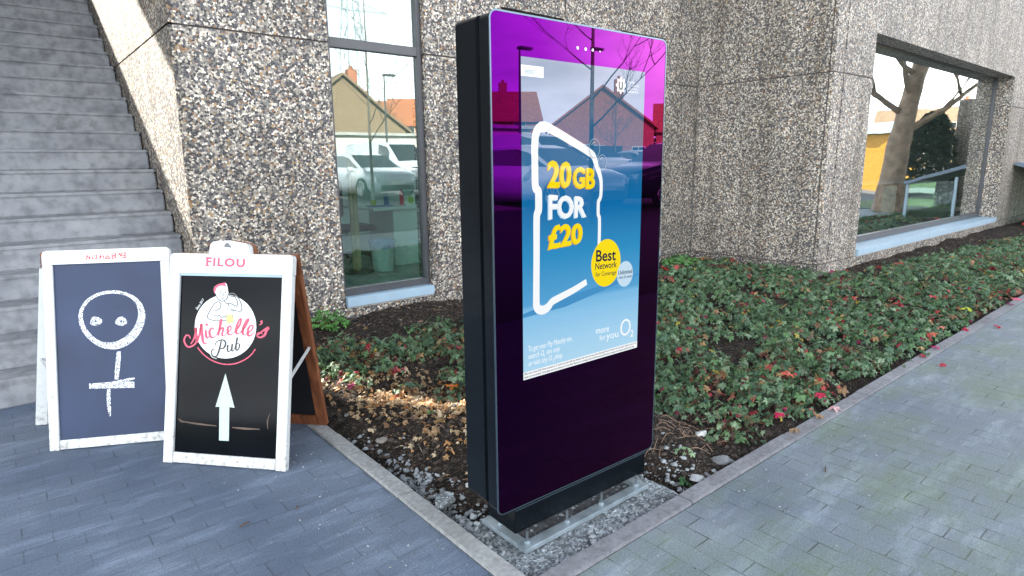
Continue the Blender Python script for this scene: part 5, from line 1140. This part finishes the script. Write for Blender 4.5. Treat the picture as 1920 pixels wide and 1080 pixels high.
m = MB(); m.box((11.5, -23.0, lot_z(-20.5)), (19.5, -20.3, lot_z(-20.5)+2.5)); m.build('wall', M['render_white'], t)
m = MB(); m.box((11.3, -23.2, lot_z(-20.5)+2.51), (19.7, -20.1, lot_z(-20.5)+2.66)); m.build('roof', M['base'], t)
for k in range(3): m = MB(); m.box((12.0+2.5*k, -20.295, lot_z(-20.5)+.05), (14.1+2.5*k, -20.24, lot_z(-20.5)+2.1)); m.build('garage_door', M['whiteold'], t)
# lamp posts, bare young trees, pylon
def lamp(x, y, h, label):
    z = lot_z(y); t = thing('street_lamp', (x, y, z), label, 'street lamp', 'street lamps of the car park')
    m = MB(); m.tube([(x, y, z), (x, y, z+h*.5), (x, y, z+h)], [.07, .05, .035], 8); m.build('pole', M['frame'], t)
    m = MB(); m.box((x-.05, y-.12, z+h-.02), (x+.55, y+.12, z+h+.08)); m.build('lamp_head', M['frame'], t, bevel=.02)
lamp(18.6, -15.2, 5.4, 'dark street lamp mirrored high in the totem'); lamp(14.6, -14.9, 5.0, 'dark street lamp between the parked rows')
M['bark'] = simple('grey_bark', (.13, .11, .09), .9, var=.3, scale=14, bmp=.6); M['bark2'] = simple('brown_plane_bark', (.20, .15, .11), .9, var=.45, scale=5, bmp=.6)
def tree(name, x, y, h, r0, lean, label, seed, limbs=16, mt='bark', z0=None, cr=.35, lo=.35, grp='bare trees behind the photographer'):
    rg = random.Random(seed); z0 = lot_z(y) if z0 is None else z0
    t = thing(name, (x, y, z0), label, 'tree', grp)
    def at(f): return Vector((x+lean[0]*f*f, y+lean[1]*f*f, z0+h*f))
    m = MB(); m.tube([at(k/10) for k in range(11)], [max(.012, r0*(1-.85*k/10)) if k else r0*1.35 for k in range(11)], 12); m.build('trunk', M[mt], t, smooth=True)
    m = MB()
    def limb(p, d, l, r, dep):
        pts = [p]; dd_ = d.copy()
        for k in range(5): dd_ = (dd_+Vector((rg.gauss(0, .10), rg.gauss(0, .10), .07))).normalized(); pts.append(pts[-1]+dd_*l/5)
        m.tube(pts, [r*(1-.75*k/5) for k in range(6)], 5 if dep else 6)
        if dep < 3:
            for k in range(2, 6):
                for q in range(2 if dep < 2 else 1):
                    nd = (dd_+Vector((rg.gauss(0, .6), rg.gauss(0, .6), rg.gauss(.15, .4)))).normalized(); limb(pts[k], nd, l*rg.uniform(.35, .6), r*.45, dep+1) if rg.random() < .7 else None
    for k in range(limbs):
        f = lo+(1-lo)*k/limbs; a = rg.uniform(0, 6.28); limb(at(f), Vector((math.cos(a), math.sin(a), .55)).normalized(), h*cr*(1.15-f*.7)*rg.uniform(.7, 1.1), r0*(1.05-f)*.38+.004, 0 if h < 9 else 1)
    m.build('crown', M[mt], t); return t
tree('young_tree', 8.75, -5.25, 6.6, .055, (.05, 0), 'slender bare young tree standing before the white hatchback', 3, 9, cr=.30, lo=.28)
tree('young_tree', 6.3, -7.4, 5.2, .045, (-.1, 0), 'slender bare young tree mirrored at the left of the tall window', 5, 8, cr=.28)
tree('bare_tree', 31, -25.5, 5.5, .08, (0, 0), 'small bare tree in front of the red roofs', 9, 12, cr=.35, lo=.3)
tree('bare_tree', 40, -22.5, 6.0, .2, (0, 0), 'bare tree beside the red house on the right', 12, 24, cr=.4, lo=.2)
tree('bare_tree', 29, -44, 7, .2, (0, 0), 'bare tree behind the garages', 14, 24, cr=.4, lo=.2)
tree('plane_tree', 20.9, 1.05, 9.5, .36, (2.2, 1.4), 'thick leaning plane tree mirrored in the wide window', 21, 13, 'bark2', 0, .32, .24)
t = thing('power_pylon', (42, -78, 2), 'tall lattice power pylon far beyond the houses', 'pylon')
m = MB(); px, py, pz, ph_ = 44.5, -79, 2.0, 34
def cor(f, k): w_ = 3.2*(1-f)**1.2+.5; return Vector((px+w_*(1 if k in (0, 1) else -1)/1.4, py+w_*(1 if k in (0, 3) else -1)/1.4, pz+ph_*f))
for k in range(4):
    for j in range(12):
        f0, f1 = j/12, (j+1)/12; m.bar(cor(f0, k), cor(f1, k), .09, 4); m.bar(cor(f0, k), cor(f1, (k+1) % 4), .05, 4); m.bar(cor(f1, k), cor(f1, (k+1) % 4), .05, 4)
for f, l in ((.66, 6.5), (.80, 5.2), (.93, 4)):
    for sg in (1, -1): m.bar((px, py, pz+ph_*f), (px+sg*l, py, pz+ph_*f+.4), .12, 4); m.bar((px, py, pz+ph_*(f+.045)), (px+sg*l, py, pz+ph_*f+.4), .08, 4); m.bar((px+sg*l, py, pz+ph_*f+.4), (px+sg*l, py, pz+ph_*f-1.4), .10, 5)
m.build('lattice', M['galv'], t)
# pebbled pillar, yellow skip container and road by the lawn, all seen only in the wide window
t = thing('concrete_pillar', (24.2, 2.0, 0), 'square pebbled pillar standing on the forecourt beyond the wide window', 'pillar')
m = MB(); m.box((24.0, 1.7, 0), (25.4, 2.6, 3.4)); m.build('shaft', M['pebble_r'], t)
M['yellow'] = simple('yellow_panel', (.50, .26, .03), .6, var=.15)
t = thing('site_container', (31, -2.2, 0), 'yellow and tan site container on the lawn beyond the plane tree', 'container')
m = MB(); m.box((30.5, -4.4, .05), (33, -2.2, 2.7)); m.build('body', M['yellow'], t)
m = MB(); m.prism([(30.2, 2.7), (33.3, 2.7), (32.6, 3.2), (30.9, 3.2)], -4.6, -2.0, lambda u, v, d: (u, d, v)); m.build('roof', M['sill'], t)
for k in range(1): m = MB(); m.box((31.2+2*k, -2.19, 1.0), (32.3+2*k, -2.14, 2.1)); m.build('window', M['carglass'], t)
t = thing('darkening_shrub', (23.0, 1.35, 0), 'tall dark shrub added before the pillar to darken the wide window reflection', 'shrub')  # added only to darken the right part of the wide window
rgs = np.random.default_rng(8); nq = 5200; th_ = rgs.uniform(0, 6.28, nq); hz_ = rgs.uniform(0, 1, nq)**.8; rr_ = (.78*np.sqrt(np.clip(1-hz_**2.2, 0, 1))+.06)*rgs.uniform(.55, 1.05, nq)
Ps = np.stack([rr_*np.cos(th_), rr_*np.sin(th_), .1+2.9*hz_], 1); gs = np.array([(.018, .035, .022), (.030, .055, .030), (.012, .024, .018)])[rgs.integers(0, 3, nq)]
hs_ = arr_obj('foliage', [leaf_arrays(Ps, rgs.uniform(.04, .09, nq), rgs.uniform(0, 6.28, nq), rgs.normal(0, 1, nq), rgs.normal(0, 1, nq), gs, LO_B)], M['leaf']); hs_.parent = t
m = MB(); m.tube([(23.0, 1.35, 0), (23.0, 1.35, 1.4)], [.06, .03], 8); m.build('trunk', M['bark'], t)
t = thing('boundary_hedge', (0, -42, 2), 'bare brown hedge line far behind the car park', 'hedge')
rgh = np.random.default_rng(4); nq = 9000
Ph = np.stack([rgh.uniform(-30, 60, nq), rgh.normal(-44, .8, nq), 2+rgh.uniform(0, 2.4, nq)**1.0], 1)
hc = np.array([(.12, .09, .06), (.09, .08, .05), (.16, .12, .07)])[rgh.integers(0, 3, nq)]
hg = arr_obj('foliage', [leaf_arrays(Ph, rgh.uniform(.12, .3, nq), rgh.uniform(0, 6.28, nq), rgh.normal(0, 1, nq), rgh.normal(0, 1, nq), hc, LO_B)], M['leaf']); hg.parent = t; hg.location = (0, 42, -2)

sc.render.engine = 'CYCLES'
sc.cycles.max_bounces = 8; sc.cycles.diffuse_bounces = 4; sc.cycles.glossy_bounces = 5; sc.cycles.transparent_max_bounces = 12
for sc_o in list(bpy.data.objects):                     # rely on default visibility; nothing hidden
    pass
